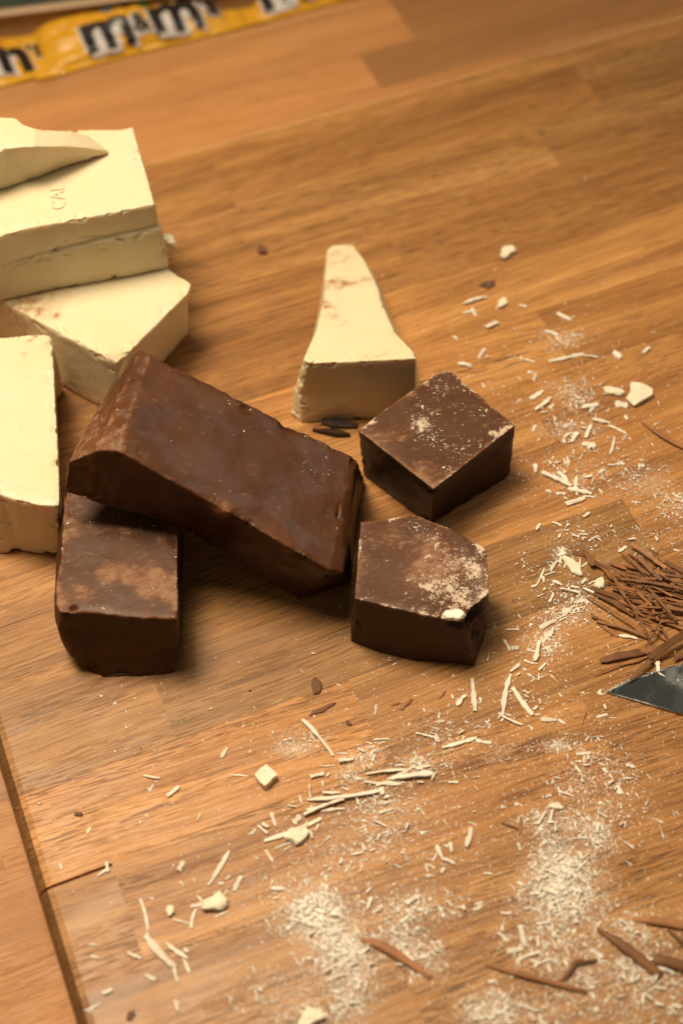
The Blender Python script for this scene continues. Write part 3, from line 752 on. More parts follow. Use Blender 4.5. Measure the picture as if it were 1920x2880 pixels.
# brown shavings heaped by the knife
LB = [(210,330,380,360,60,0),(530,1190,770,1350,75,0),(300,760,880,990,60,0),(430,760,800,900,80,1),(480,830,960,1100,75,1),(440,1100,780,1250,70,1),(500,1170,1160,1370,60,1),(780,1250,1150,1380,40,1),(700,770,1100,900,90,1),(640,700,1000,790,60,1),(820,760,1250,880,90,1),(750,890,1250,1150,70,1),(920,980,1270,1160,60,1),(1050,1150,1350,1300,80,1),(1180,1250,1400,1420,70,1),(1100,1100,1680,1300,70,2),(1250,1000,1700,1080,60,2),(1150,790,1700,890,60,2),(870,880,1680,1050,50,3),(940,930,1700,1080,55,2),(1200,800,1660,930,30,3),(860,560,1200,640,70,1),(780,570,1300,700,50,2),(1080,630,1290,690,40,2),(680,450,870,530,80,1),(820,470,1100,560,70,1),(900,340,1080,480,60,1),(1100,560,1700,740,50,3),(1200,430,1660,660,90,1),(1340,430,1600,580,90,2),(1290,640,1680,720,50,3),(1350,600,1640,630,60,3),(920,220,1350,520,75,3),(1000,370,1200,570,60,4),(1140,530,1300,670,60,4),(800,330,1090,600,28,3),(800,650,1700,815,60,5),(840,680,1450,790,40,4),(365,310,480,480,90,2),(420,420,680,560,100,2),(480,430,900,650,30,4),(650,540,870,900,52,4),(860,860,1170,1380,45,6),(330,830,1090,1290,42,3),(1170,990,1260,1160,45,4),(1300,1180,1680,1150,30,4),(1160,1370,1290,1180,45,6),(1090,1500,1160,1380,38,2),(1290,1240,1390,1390,45,4),(560,1760,1150,1600,80,0),(550,1650,1130,1540,110,1),(480,1830,850,1700,46,0),(1040,1560,1300,1480,90,1),(1140,1620,1660,1270,100,5),(910,1870,1200,1620,70,3),(1450,1640,1640,1530,50,2),(1480,1600,1460,1530,30,3),(1400,720,1460,715,46,6),(1080,790,1130,730,22,6),(960,800,1010,760,18,6),(590,530,700,660,50,3),(1350,880,1690,960,60,4),(1300,930,1600,990,40,4),(1000,1060,1500,1190,60,1),(1150,700,1650,800,70,1)]
hr = random.Random(77)
for _ in range(46):
    cx_, cy_ = hr.gauss(1230, 240), hr.gauss(830, 260)
    if cx_ < 700 or cy_ > 1350: continue
    an = hr.gauss(.32, .25); ll = hr.uniform(120, 420)
    LB.append((cx_ - ll * math.cos(an) / 2, cy_ - ll * math.sin(an) / 2, cx_ + ll * math.cos(an) / 2, cy_ + ll * math.sin(an) / 2, hr.uniform(18, 48), hr.choice((1, 2, 3, 4, 5))))
for (x1, y1, x2, y2, w, lay) in LB:
    z = 0.0011 * lay
    za = z * random.uniform(.5, 1); zb = z * random.uniform(.7, 1.15)
    a, b = C9(x1, y1, za), C9(x2, y2, zb)
    ww = w * .2296 / F_PX * .76 * random.uniform(.6, 1.0)
    L = (a - b).length
    o = ribbon('milk_chocolate_shaving', a, b, ww, M_SHAVE, t=random.uniform(.00025, .0005), lift=random.uniform(0, .03) * L, bend=random.uniform(-.02, .02) * L, za=za, zb=zb, n=8, taper=(random.uniform(.5, 1), random.uniform(.5, 1)), jag=.2)
    bl_ = '%s %s brown shaving %s beyond the knife blade' % ('long' if L > .03 else ('middling' if L > .014 else 'short'), 'broad' if w >= 70 else ('narrow' if w >= 45 else 'thread-thin'),
          'on top of the heap' if lay >= 4 else ('inside the heap' if lay >= 2 else 'at the bottom of the heap'))
    tag(o, bl_, 'chocolate shaving', 'brown shavings heaped by the knife')

def curl(pts, w, label, taper=(.4, .8), lift=.0015, mat=M_SHAVE, w_src=True, name='milk_chocolate_curl'):
    """bent brown curl through several points"""
    vs, fs = [], []
    n = len(pts)
    # resample
    P_ = [Vector(p) for p in pts]
    Q_ = []
    for i in range(n - 1):
        p0 = P_[max(i - 1, 0)]; p1 = P_[i]; p2 = P_[i + 1]; p3 = P_[min(i + 2, n - 1)]
        for k in range(4):
            t = k / 4
            Q_.append(0.5 * ((2 * p1) + (p2 - p0) * t + (2 * p0 - 5 * p1 + 4 * p2 - p3) * t * t + (3 * p1 - p0 - 3 * p2 + p3) * t ** 3))
    Q_.append(P_[-1])
    m = len(Q_)
    for i, c in enumerate(Q_):
        d = (Q_[min(i + 1, m - 1)] - Q_[max(i - 1, 0)]); d.z = 0; d.normalize()
        s = Vector((-d.y, d.x, 0)); u = i / (m - 1)
        ww = w * (taper[0] + (1 - taper[0]) * min(1, u * 2.5)) * (taper[1] + (1 - taper[1]) * min(1, (1 - u) * 2.5)) * random.uniform(.9, 1.1)
        z = TABLE_T + 0.0002 + lift * 4 * u * (1 - u)
        for sx, dz in ((-.5, .0), (0, 0), (.5, .10), (.46, .30), (0, .17), (-.46, .16)):
            vs.append(Vector((c.x, c.y, z)) + s * (sx * ww) + Vector((0, 0, max(0, dz) * ww)))
    for i in range(m - 1):
        for k in range(6):
            k2 = (k + 1) % 6
            fs.append((i * 6 + k, i * 6 + k2, i * 6 + 6 + k2, i * 6 + 6 + k))
    fs.append(tuple(reversed(range(6)))); fs.append(tuple((m - 1) * 6 + k for k in range(6)))
    org = Q_[m // 2].copy(); org.z = min(v.z for v in vs)
    o = mesh_obj(name, [v - org for v in vs], fs, mat, None, True, org)
    fix_normals(o)
    tag(o, label, 'chocolate curl')
    return o
def px(w, s): return w * s / F_PX * .72
curl([CR2(155, 1800), CR2(330, 1860), CR2(600, 1930), CR2(890, 2005)], px(36, .3954), 'long thin milk chocolate curl lying across the foremost white crumbs')
curl([CR2(705, 1930), CR2(760, 1860), CR2(805, 1800), CR2(880, 1790), CR2(965, 1775)], px(34, .3954), 'twig-like milk chocolate curl bent at an angle, touching the long thin curl', (.9, .5))
curl([CR2(960, 1560), CR2(1080, 1640), CR2(1240, 1760), CR2(1410, 1890)], px(66, .3954), 'broad tapering milk chocolate curl pointing at the crumbs', (.25, .9))
curl([CR2(1210, 1478), CR2(1340, 1500), CR2(1480, 1520), CR2(1700, 1560)], px(56, .3954), 'dark-sided milk chocolate curl nearest the knife among the front curls', (.4, .9))
curl([CR2(1340, 1775), CR2(1440, 1790), CR2(1570, 1830), CR2(1720, 1880)], px(72, .3954), 'wide milk chocolate curl running off beside the tapering one', (.6, .9))
curl([CR2(1450, 1560), CR2(1510, 1610), CR2(1570, 1665), CR2(1640, 1720)], px(26, .3954), 'short thin milk chocolate curl branching between two wide curls', (.5, .9))
curl([C10(705, 770), C10(820, 810), C10(960, 890), C10(1150, 1015)], px(52, .4464), 'reddish milk chocolate curl beside the densest patch of white crumbs', (.4, .5))
curl([CR1(1305, 1275), CR1(1400, 1350), CR1(1490, 1405), CR1(1640, 1470)], px(30, .4592) * 1.12, 'pointed milk chocolate sliver lying past the loose white flakes', (.25, .9))
curl([CR2(850, 105), CR2(862, 50), CR2(885, 0)], px(11, .3954), 'hair-thin brown curl below the knife tip', (.6, .6), .0004)
curl([CR2(275, 798), CR2(340, 822), CR2(398, 842)], px(15, .3954), 'short brown splinter crossing another in the fine crumbs', (.6, .6), .0004)
curl([CR2(412, 750), CR2(408, 810), CR2(404, 880)], px(18, .3954), 'short brown splinter with a white tip in the fine crumbs', (.6, .6), .0006)
curl([C7(1032, 190), C7(1060, 160), C7(1095, 130)], px(24, .5102), 'stubby rolled brown curl in front of the five-sided chunk', (.8, .8), .0003)
curl([C7(975, 166), C7(1005, 158), C7(1032, 150)], px(11, .5102), 'faint brown sliver beside the stubby rolled curl', (.6, .6), .0002)
curl([C7(1240, 132), C7(1262, 108), C7(1282, 84)], px(9, .5102), 'dark thin sliver between the rolled curl and the white splinters', (.5, .5), .0002)
o = nugget('milk_chocolate_flake', C7(568, 62), .0045, .0085, .0014, M_SHAVE2, -.25, seed=201, rough=.15); tag(o, 'dark brown chocolate flake lying flat in front of the chunks', 'chocolate flake')
o = nugget('milk_chocolate_flake', P(737, 706), .0050, .0065, .0025, M_SHAVE2, .2, seed=202); tag(o, 'small brown chocolate pebble on the board behind the wedge', 'chocolate flake')
o = nugget('milk_chocolate_flake', CR1(372, 440), .0075, .005, .0012, M_BCRUMB, -.4, seed=203, rough=.4); tag(o, 'reddish brown smear of chocolate near the far white clump', 'chocolate flake')
o = nugget('milk_chocolate_flake', C7(600, 188), .0110, .0022, .0008, M_SHAVE, .15, seed=204, rough=.4); tag(o, 'thin crushed brown flake speckled with white crumbs', 'chocolate flake')
o = nugget('milk_chocolate_flake', P(223, 2291), .0034, .0020, .0010, M_SHAVE2, -.3, seed=205, rough=.3); tag(o, 'tiny dark brown chip on the pale stave near the board end', 'chocolate flake')
o = nugget('milk_chocolate_flake', P(370, 2856), .0042, .0030, .0008, M_SHAVE2, .2, seed=206, rough=.3); tag(o, 'dark brown smudge of chocolate by the front of the board end', 'chocolate flake')
o = nugget('milk_chocolate_flake', P(980, 2035), .0018, .0030, .0008, M_SHAVE2, .2, seed=207, rough=.3); tag(o, 'upright brown speck behind the crossed white splinters', 'chocolate flake')
for i, (x1, y1, x2, y2, w, lab) in enumerate([(905, 1190, 1005, 1202, 26, 'dark chocolate shard jammed under the front of the white wedge'), (879, 1212, 984, 1226, 22, 'thin dark chocolate shard sticking out before the white wedge')]):
    o = ribbon('dark_chocolate_shard', P(x1, y1), P(x2, y2), w / F_PX * .85, M_SHARD, t=.0016, n=6, taper=(.4, .5), jag=.3)
    tag(o, lab, 'chocolate shard')

# ------------------------------------------------------------------ knife
knife = empty('kitchen_knife', P(1700, 1948))
tag(knife, 'steel kitchen knife lying flat with crumbs along its cutting edge', 'knife')
tk = NT('smudged steel')
tc = tk.new('ShaderNodeTexCoord').outputs['Object']
n1 = tk.noise(tc, 45, 4, .6, .8); n2 = tk.noise(tk.mapping(tc, (900, 60, 60)), 1.0, 3, .6); n3 = tk.noise(tc, 260, 4, .7)
sm = tk.ramp(n1, .42, .62)
sm = tk.ramp(n1, .46, .70)
fl = tk.ramp(n3, .66, .76)
tk.set(Base_Color=tk.mix(fl, tk.mix(sm, (.30, .32, .31, 1), (.40, .40, .37, 1)), (.45, .40, .33, 1)), Roughness=tk.math('ADD', tk.math('ADD', tk.math('MULTIPLY', sm, .16), .13), tk.math('MULTIPLY', fl, .3)), Metallic=1.0, Normal=tk.bump(n2, .06, .0002))
M_STEEL = tk.m
M_EDGE = plain('ground steel edge', (.72, .70, .66, 1), .32, 1.0, .1, 300)
M_HANDLE = plain('black knife handle', (.02, .02, .02, 1), .45)
k0 = P(1700, 1949); dirk = (P(1920, 2014) - k0); dirk.z = 0; Lk = dirk.length; dirk.normalize(); sk = Vector((-dirk.y, dirk.x, 0))
def kc(p):
    v = p - k0; return v.dot(dirk), v.dot(sk)
edge_pts = [kc(P(1700, 1949)), kc(P(1730, 1930)), kc(P(1767, 1913)), kc(P(1835, 1889)), kc(P(1920, 1866))]
u1, v1 = edge_pts[-1]; u0, v0 = edge_pts[-2]
sl = (v1 - v0) / (u1 - u0)
for uu in (.07, .10, .14, .17):
    edge_pts.append((uu, v1 + sl * .55 * (uu - u1) * max(.3, 1 - (uu - u1) / .16)))
blade_end = edge_pts[-1][0]
def k2w(u, v, z): return Vector((k0.x, k0.y, 0)) + dirk * u + sk * v + Vector((0, 0, z))
vs, fs = [], []
zb = TABLE_T + .0003; th = .0019
ne = len(edge_pts)
for (u, v) in edge_pts:
    tt = th * min(1, .25 + u / .05)
    vi = max(0.0, v - min(.0016, v * .35))
    for q in ((u, v, zb), (u, v, zb + .00025), (u, vi, zb + .00025 + tt * .28), (u, 0.0005, zb + tt), (u, 0.0, zb + tt * .9), (u, 0.0, zb)):
        vs.append(k2w(*q) - Vector(knife.location))
for i in range(ne - 1):
    for k in range(6):
        k2 = (k + 1) % 6
        fs.append((i * 6 + k, i * 6 + 6 + k, i * 6 + 6 + k2, i * 6 + k2))
fs.append((0, 1, 2, 3, 4, 5)); fs.append(tuple(reversed([(ne - 1) * 6 + k for k in range(6)])))
bl = mesh_obj('blade', vs, fs, M_STEEL, knife)
bl.data.materials.append(M_EDGE)
for p in bl.data.polygons:
    ks = sorted(set(i % 6 for i in p.vertices))
    if ks == [1, 2]: p.material_index = 1
bm = bmesh.new(); bm.from_mesh(bl.data); bmesh.ops.recalc_face_normals(bm, faces=bm.faces); bm.to_mesh(bl.data); bm.free()
# handle, out of frame
bm = bmesh.new(); bmesh.ops.create_cube(bm, size=1)
for v in bm.verts:
    v.co = Vector((v.co.x * .115, v.co.y * .026 * (1.12 if v.co.x > 0 else .9), v.co.z * .018))
bmesh.ops.bevel(bm, geom=bm.edges[:], offset=.006, segments=3, affect='EDGES')
ang = math.atan2(dirk.y, dirk.x)
hd = bm_obj('handle', bm, M_HANDLE, knife, True)
c = k2w(blade_end + .055, edge_pts[-1][1] * .38, TABLE_T + .0092)
hd.location = c - Vector(knife.location); hd.rotation_euler = (0, 0, ang)
zk = TABLE_T + .0024
for (x1, y1, x2, y2, w, z) in ((1350, 1390, 1355, 1480, 36, .0016), (1355, 1480, 1410, 1515, 14, .0018)):
    o = ribbon('white_chocolate_shaving', C6(x1, y1, z), C6(x2, y2, z), w * .3316 / F_PX * .75, M_WSHAVE, za=.0014, zb=.0016)
    tag(o, 'ivory splinter of white chocolate resting on the cutting edge of the knife', 'chocolate shaving', 'splinters on the knife')

# ------------------------------------------------------------------ crumbs
def crumbs(name, pts, sizes, mat, label, cat, elong=1.8):
    pts = np.asarray(pts); n = len(pts)
    base = np.array([[1, 0, 0], [-.5, .8, 0], [-.5, -.8, 0], [0, 0, 1.0], [.25, .1, .9]])
    th = rng.uniform(0, 2 * np.pi, n); el = rng.uniform(1, elong, n)
    V = base[None, :, :] * (1 + rng.uniform(-.35, .35, (n, 5, 3)))
    V = V * np.stack([sizes * el, sizes / np.sqrt(el) * 1.15, sizes * rng.uniform(.2, .5, n)], 1)[:, None, :] * .5
    c, s = np.cos(th), np.sin(th)
    X = V[..., 0] * c[:, None] - V[..., 1] * s[:, None]; Y = V[..., 0] * s[:, None] + V[..., 1] * c[:, None]
    V = np.stack([X, Y, V[..., 2]], -1) + pts[:, None, :]
    Fb = np.array([[0, 1, 4], [1, 2, 3], [2, 0, 4], [1, 3, 4], [3, 2, 4], [0, 2, 1]])
    Fa = (Fb[None] + (np.arange(n) * 5)[:, None, None]).reshape(-1, 3)
    org = V.reshape(-1, 3).mean(0); org[2] = V[..., 2].min()
    me = bpy.data.meshes.new(name)
    me.from_pydata((V.reshape(-1, 3) - org).tolist(), [], Fa.tolist()); me.update()
    me.materials.append(mat)
    o = bpy.data.objects.new(name, me); o.location = org; link(o)
    tag(o, label, cat, kind='stuff')
    return o
# footprints where no crumb may lie (under the blocks)
def poly(pts): return np.array([(p[0], p[1]) for p in pts])
foot = [poly([P(*a) for a in q]) for q in (
    [(1003, 1209, .02), (1240, 1040, .02), (1453, 1193, .02), (1425, 1345, 0), (1210, 1475, 0), (1020, 1335, 0)],
    [(1010, 1500, .02), (1166, 1480, .02), (1366, 1560, .02), (1350, 1830, 0), (1336, 1872, 0), (1160, 1855, 0), (985, 1800, 0)],
    [(200, 1330, .02), (500, 1330, .02), (500, 1885, 0), (292, 1902, 0), (165, 1760, .01)],
    [(840, 1684, 0), (985, 1640, 0), (1005, 1330, .02), (500, 1150, .03), (480, 1480, .02)],
    [(918, 700, 0), (990, 700, 0), (1170, 1000, .02), (1165, 1165, 0), (840, 1185, 0), (820, 1100, .01)],
    [(-200, 950, .02), (146, 960, .02), (165, 1560, 0), (-200, 1560, 0)],
    [(-200, 780, .02), (330, 1170, 0), (525, 945, 0), (530, 800, .03), (300, 620, .04), (-200, 600, .04)])]
def inside(p, poly_):
    x, y = p[:, 0], p[:, 1]; r = np.zeros(len(p), bool)
    n = len(poly_)
    for i in range(n):
        x1, y1 = poly_[i]; x2, y2 = poly_[(i + 1) % n]
        cnd = ((y1 > y) != (y2 > y)) & (x < (x2 - x1) * (y - y1) / (y2 - y1 + 1e-12) + x1)
        r ^= cnd
    return r
def clean(p):
    ok = np.ones(len(p), bool)
    for f in foot: ok &= ~inside(p, f)
    ok &= (p[:, 0] > XL + .005) & (p[:, 1] < rows[0] - .005)
    return p[ok]
def scatter(c, rx, ry, n, rot=0.0):
    """n points round a photo position, radii in photo pixels"""
    c0 = P(*c); kx = 1 / F_PX * (Vector(cam.location) - c0).length
    g = rng.normal(0, 1, (n, 2)) * np.array([rx * kx, ry * kx * 1.2])
    # image axes on the board: right = about (0.93,-0.3), up = (0.37,0.93)
    ca, sa = math.cos(rot), math.sin(rot)
    gx = g[:, 0] * ca - g[:, 1] * sa; gy = g[:, 0] * sa + g[:, 1] * ca
    wx = gx * .94 + gy * .33; wy = -gx * .33 + gy * .94
    return np.stack([c0.x + wx, c0.y + wy, np.full(n, TABLE_T + .0001)], 1)
def S10(x, y): return (700 + x * .4464, 2300 + y * .4464)
def SR2(x, y): return (1300 + x * .3954, 2000 + y * .3954)
def S7(x, y): return (600 + x * .5102, 1900 + y * .5102)
def SR1(x, y): return (1200 + x * .4592, 600 + y * .4592)
def S6(x, y): return (1400 + x * .3316, 1400 + y * .3316)
dense = [(S10(400, 590), 38, 26, 420), (S10(480, 650), 36, 22, 240), (S10(570, 800), 40, 22, 260), (S10(600, 900), 40, 30, 220), (S10(650, 1040), 36, 34, 150), (S10(640, 1190), 26, 24, 90), (S10(950, 760), 28, 22, 130), (S10(1100, 870), 34, 24, 150), (S10(1020, 570), 62, 20, 220), (S10(1520, 1240), 34, 24, 120), (S10(380, 1270), 50, 24, 110), (S10(160, 1090), 60, 34, 90), (S10(520, 360), 60, 46, 130), (S10(780, 80), 60, 36, 110), (S10(300, 560), 90, 60, 160),
         (SR2(660, 1050), 26, 24, 190), (SR2(720, 1150), 44, 26, 260), (SR2(700, 1260), 50, 28, 260), (SR2(720, 1370), 52, 30, 240), (SR2(950, 850), 16, 20, 70), (SR2(950, 930), 24, 20, 70), (SR2(640, 800), 40, 20, 150), (SR2(650, 1700), 60, 34, 150), (SR2(820, 1900), 40, 20, 90), (SR2(230, 2130), 44, 26, 130), (SR2(600, 2150), 80, 22, 150), (SR2(1190, 1830), 26, 16, 90), (SR2(1230, 1560), 50, 24, 140), (SR2(1000, 650), 70, 60, 200), (SR2(900, 420), 60, 50, 140), (SR2(1350, 2000), 80, 50, 240), (SR2(640, 1500), 60, 44, 200),
         (S7(1000, 850), 110, 60, 190), (S7(830, 440), 24, 16, 80), (S7(1130, 490), 36, 16, 110), (S7(960, 690), 36, 20, 80), (S7(1290, 320), 50, 26, 90), (S7(750, 550), 24, 14, 50), (S7(480, 370), 34, 14, 50),
         (SR1(910, 1120), 26, 22, 110), (SR1(840, 770), 30, 16, 70), (SR1(880, 1330), 36, 20, 100), (SR1(960, 1600), 90, 34, 170), (SR1(1330, 1640), 44, 30, 70), (SR1(1540, 1790), 36, 24, 130), (SR1(1000, 1350), 90, 60, 90), (SR1(800, 1000), 120, 90, 80),
         (S6(680, 880), 34, 26, 130), (S6(430, 1180), 24, 24, 90), (S6(400, 1290), 26, 14, 40), (S6(700, 300), 60, 30, 60), (S6(530, 1010), 34, 14, 60), (S6(1350, 380), 60, 30, 70), (S6(530, 470), 12, 10, 40), (S6(400, 700), 70, 60, 60), (S6(250, 1700), 60, 60, 60)]
med, fine_, strand_pts, powder = [], [], [], []
for c, rx, ry, n in ((S7(430, 410), 30, 12, 900), (SR2(680, 245), 22, 9, 900), (SR1(1330, 1640), 40, 22, 900), (SR2(260, 300), 40, 20, 500), (SR2(1400, 1980), 130, 70, 2600), (S10(250, 1100), 120, 60, 1500)):
    powder.append(scatter(c, rx, ry, n))
for c, rx, ry, n in dense:
    med.append(scatter(c, rx * 1.15, ry * 1.15, int(n * .8)))
    if n > 60: strand_pts.append(scatter(c, rx * .85, ry * .85, int(n * (.16 if n > 215 else .05))))
    fine_.append(scatter(c, rx * 1.2, ry * 1.2, int(n * 2.2)))
    powder.append(scatter(c, rx * 1.45, ry * 1.35, int(n * 6)))
# broad sprinkling
for c, rx, ry, n in (((1500, 2350), 330, 300, 2200), ((1050, 2450), 350, 260, 1700), ((1600, 1400), 220, 330, 1100), ((1500, 1950), 260, 180, 900), ((1450, 1000), 260, 160, 500), ((700, 2350), 480, 330, 600), ((700, 1900), 480, 160, 280)):
    fine_.append(scatter(c, rx, ry, n)); med.append(scatter(c, rx, ry, n // 16))
mp = clean(np.concatenate(med)); fp = clean(np.concatenate(fine_))
mp[:, 2] += rng.uniform(0, .0006, len(mp))
crumbs('white_chocolate_crumbs', mp, (rng.gamma(2.0, .00028, len(mp)) + .00035), M_CRUMB, 'scattered small white chocolate crumbs too many to count', 'crumbs', 4.5)
crumbs('white_chocolate_dust', fp, rng.gamma(2.2, .00013, len(fp)) + .00014, M_CRUMB, 'fine white chocolate dust sprinkled over the board', 'dust', 2.5)

def strands(name, pts, mat, label, cat):
    pts = np.asarray(pts); n = len(pts)
    L = rng.gamma(2.0, .0009, n) + .0010; Wd = rng.uniform(.0004, .0012, n); T_ = Wd * rng.uniform(.4, .8, n)
    th = rng.uniform(0, 2 * np.pi, n); tl = rng.uniform(-.30, .30, n)
    box = np.array([[-1, -1, 0], [1, -.7, 0], [1, .8, 0], [-1, 1, 0], [-1, -.8, 1], [1, -.6, .8], [1, .6, .8], [-1, .8, 1]]) * np.array([.5, .5, 1.0])
    V = box[None] * (1 + rng.uniform(-.25, .25, (n, 8, 3))) * np.stack([L, Wd, T_], 1)[:, None, :]
    V[..., 2] += V[..., 0] * np.sin(tl)[:, None]
    c, s_ = np.cos(th), np.sin(th)
    X = V[..., 0] * c[:, None] - V[..., 1] * s_[:, None]; Y = V[..., 0] * s_[:, None] + V[..., 1] * c[:, None]
    V = np.stack([X, Y, V[..., 2]], -1)
    V[..., 2] -= V[..., 2].min(1)[:, None]
    V = V + pts[:, None, :]
    Fb = np.array([[0, 3, 2, 1], [4, 5, 6, 7], [0, 1, 5, 4], [1, 2, 6, 5], [2, 3, 7, 6], [3, 0, 4, 7]])
    Fa = (Fb[None] + (np.arange(n) * 8)[:, None, None]).reshape(-1, 4)
    org = V.reshape(-1, 3).mean(0); org[2] = V[..., 2].min()
    me = bpy.data.meshes.new(name); me.from_pydata((V.reshape(-1, 3) - org).tolist(), [], Fa.tolist()); me.update(); me.materials.append(mat)
    o = bpy.data.objects.new(name, me); o.location = org; link(o); tag(o, label, cat, kind='stuff')
    return o
sp_ = clean(np.concatenate(strand_pts)); sp_[:, 2] += rng.uniform(0, .0010, len(sp_))
strands('white_chocolate_gratings', sp_, M_CRUMB, 'dense fine white chocolate gratings in loose drifts on the board', 'gratings')

pw = clean(np.concatenate(powder))
crumbs('white_chocolate_powder', pw, rng.uniform(.00018, .00042, len(pw)), M_CRUMB, 'pale chocolate powder smeared thinly into the wood', 'powder', 1.6)

# crumbs lying on top of the chocolate pieces (they sit on the real surface)
dgx = bpy.context.evaluated_depsgraph_get(); dgx.update()
def on_top(o, n, jitter, wts=None):
    out = []
    me = o.data; m = len(me.vertices)
    co = np.empty(m * 3); me.vertices.foreach_get('co', co); co = co.reshape(-1, 3) + np.array(o.location)
    no = np.empty(m * 3); me.vertices.foreach_get('normal', no); no = no.reshape(-1, 3)
    up = np.where(no[:, 2] > .75)[0]
    w = np.clip(fbm(co[up], 75, jitter) + .25, 0.01, 1) ** 3
    pick = rng.choice(up, size=n, p=w / w.sum())
    return co[pick] + np.array([0, 0, .00005])
tp = np.concatenate([on_top(cube, 420, 3), on_top(chunk, 520, 5), on_top(barG, 60, 6), on_top(barF, 60, 7)])
crumbs('white_chocolate_specks', tp, rng.gamma(2.0, .00014, len(tp)) + .00015, M_CRUMB, 'pale chocolate specks dusted on the milk chocolate pieces', 'crumbs', 3.0)
wp = np.concatenate([on_top(wedge, 70, 8), on_top(blockC, 120, 9), on_top(blockB, 110, 10), on_top(blockD, 60, 14), on_top(slab, 20, 15)])
crumbs('white_chocolate_flecks', wp, rng.gamma(2.0, .0002, len(wp)) + .0002, M_WCHUNK, 'tiny ivory flecks lying on the white chocolate pieces', 'crumbs', 4.0)
bp = clean(np.concatenate([scatter((1100, 1900), 330, 120, 60), scatter((700, 2000), 300, 200, 20), scatter((1760, 1680), 90, 60, 420), scatter((900, 1180), 60, 40, 30), scatter((1600, 2300), 200, 250, 50)]))
crumbs('milk_chocolate_crumbs', bp, rng.gamma(2.0, .0002, len(bp)) + .00015, M_BCRUMB, 'brown chocolate crumbs sprinkled between the pieces', 'crumbs', 2.5)
ke = []
for _ in range(60):
    t = random.random(); i = min(int(t * 4), 3); f = t * 4 - i
    u = edge_pts[i][0] + (edge_pts[i + 1][0] - edge_pts[i][0]) * f; v = edge_pts[i][1] + (edge_pts[i + 1][1] - edge_pts[i][1]) * f
    ke.append(k2w(u, v - abs(random.gauss(0, .0012)), zb + .0006))
for _ in range(60):
    u = random.uniform(.03, .05); v = .0165 + random.gauss(0, .0015); ke.append(k2w(u, v, zb + .001))
ke = np.array([tuple(v) for v in ke])
crumbs('white_chocolate_grit', ke, rng.gamma(2.0, .00014, len(ke)) + .0002, M_CRUMB, 'white crumbs stuck along the cutting edge of the knife', 'crumbs', 2.5)
o = nugget('white_chocolate_bit', P(1277, 1728, .0385), .0085, .0055, .003, M_CRUMB, -.2, seed=301, rough=.35)
o.location.z = TABLE_T + .0368
tag(o, 'crumbly white bit sitting on the front corner of the five-sided chunk', 'chocolate bit')

# ------------------------------------------------------------------ candy packs and tray
tf = NT('yellow glossy film')
tc = tf.new('ShaderNodeTexCoord').outputs['Object']
cr = tf.noise(tf.mapping(tc, (60, 160, 60)), 1.0, 4, .6, 1.0)
tf.set(Base_Color=(.72, .36, .022, 1), Roughness=.20, Normal=tf.bump(cr, .6, .003))
M_FILM = tf.m
M_PRINT = plain('dark brown print', (.018, .011, .008, 1), .32)
M_WPRINT = plain('white print', (.62, .56, .52, 1), .35)
candies = {'red': plain('red print', (.40, .05, .02, 1), .3), 'green': plain('green print', (.03, .22, .06, 1), .3), 'blue': plain('blue print', (.16, .28, .42, 1), .3), 'orange': plain('orange print', (.62, .16, .02, 1), .3), 'brown': plain('brown print', (.06, .04, .03, 1), .3)}
PL, PW, PH = 0.150, 0.066, 0.0125
def puff(u, v):
    """height of the pack film, u and v in -1..1"""
    a = max(0.0, 1 - (abs(u) / .86) ** 2.6); b = max(0.0, 1 - abs(v) ** 2.4)
    return PH * (a ** .55) * (b ** .6) if a > 0 and b > 0 else 0.0
def wrin(x, y, sd=0):
    q = np.array([[x + sd, y, 0.0]])
    return float(.0016 * (1 - 2 * abs(vnoise(q, 60, 3)[0])) + .0005 * vnoise(q, 170, 5)[0])
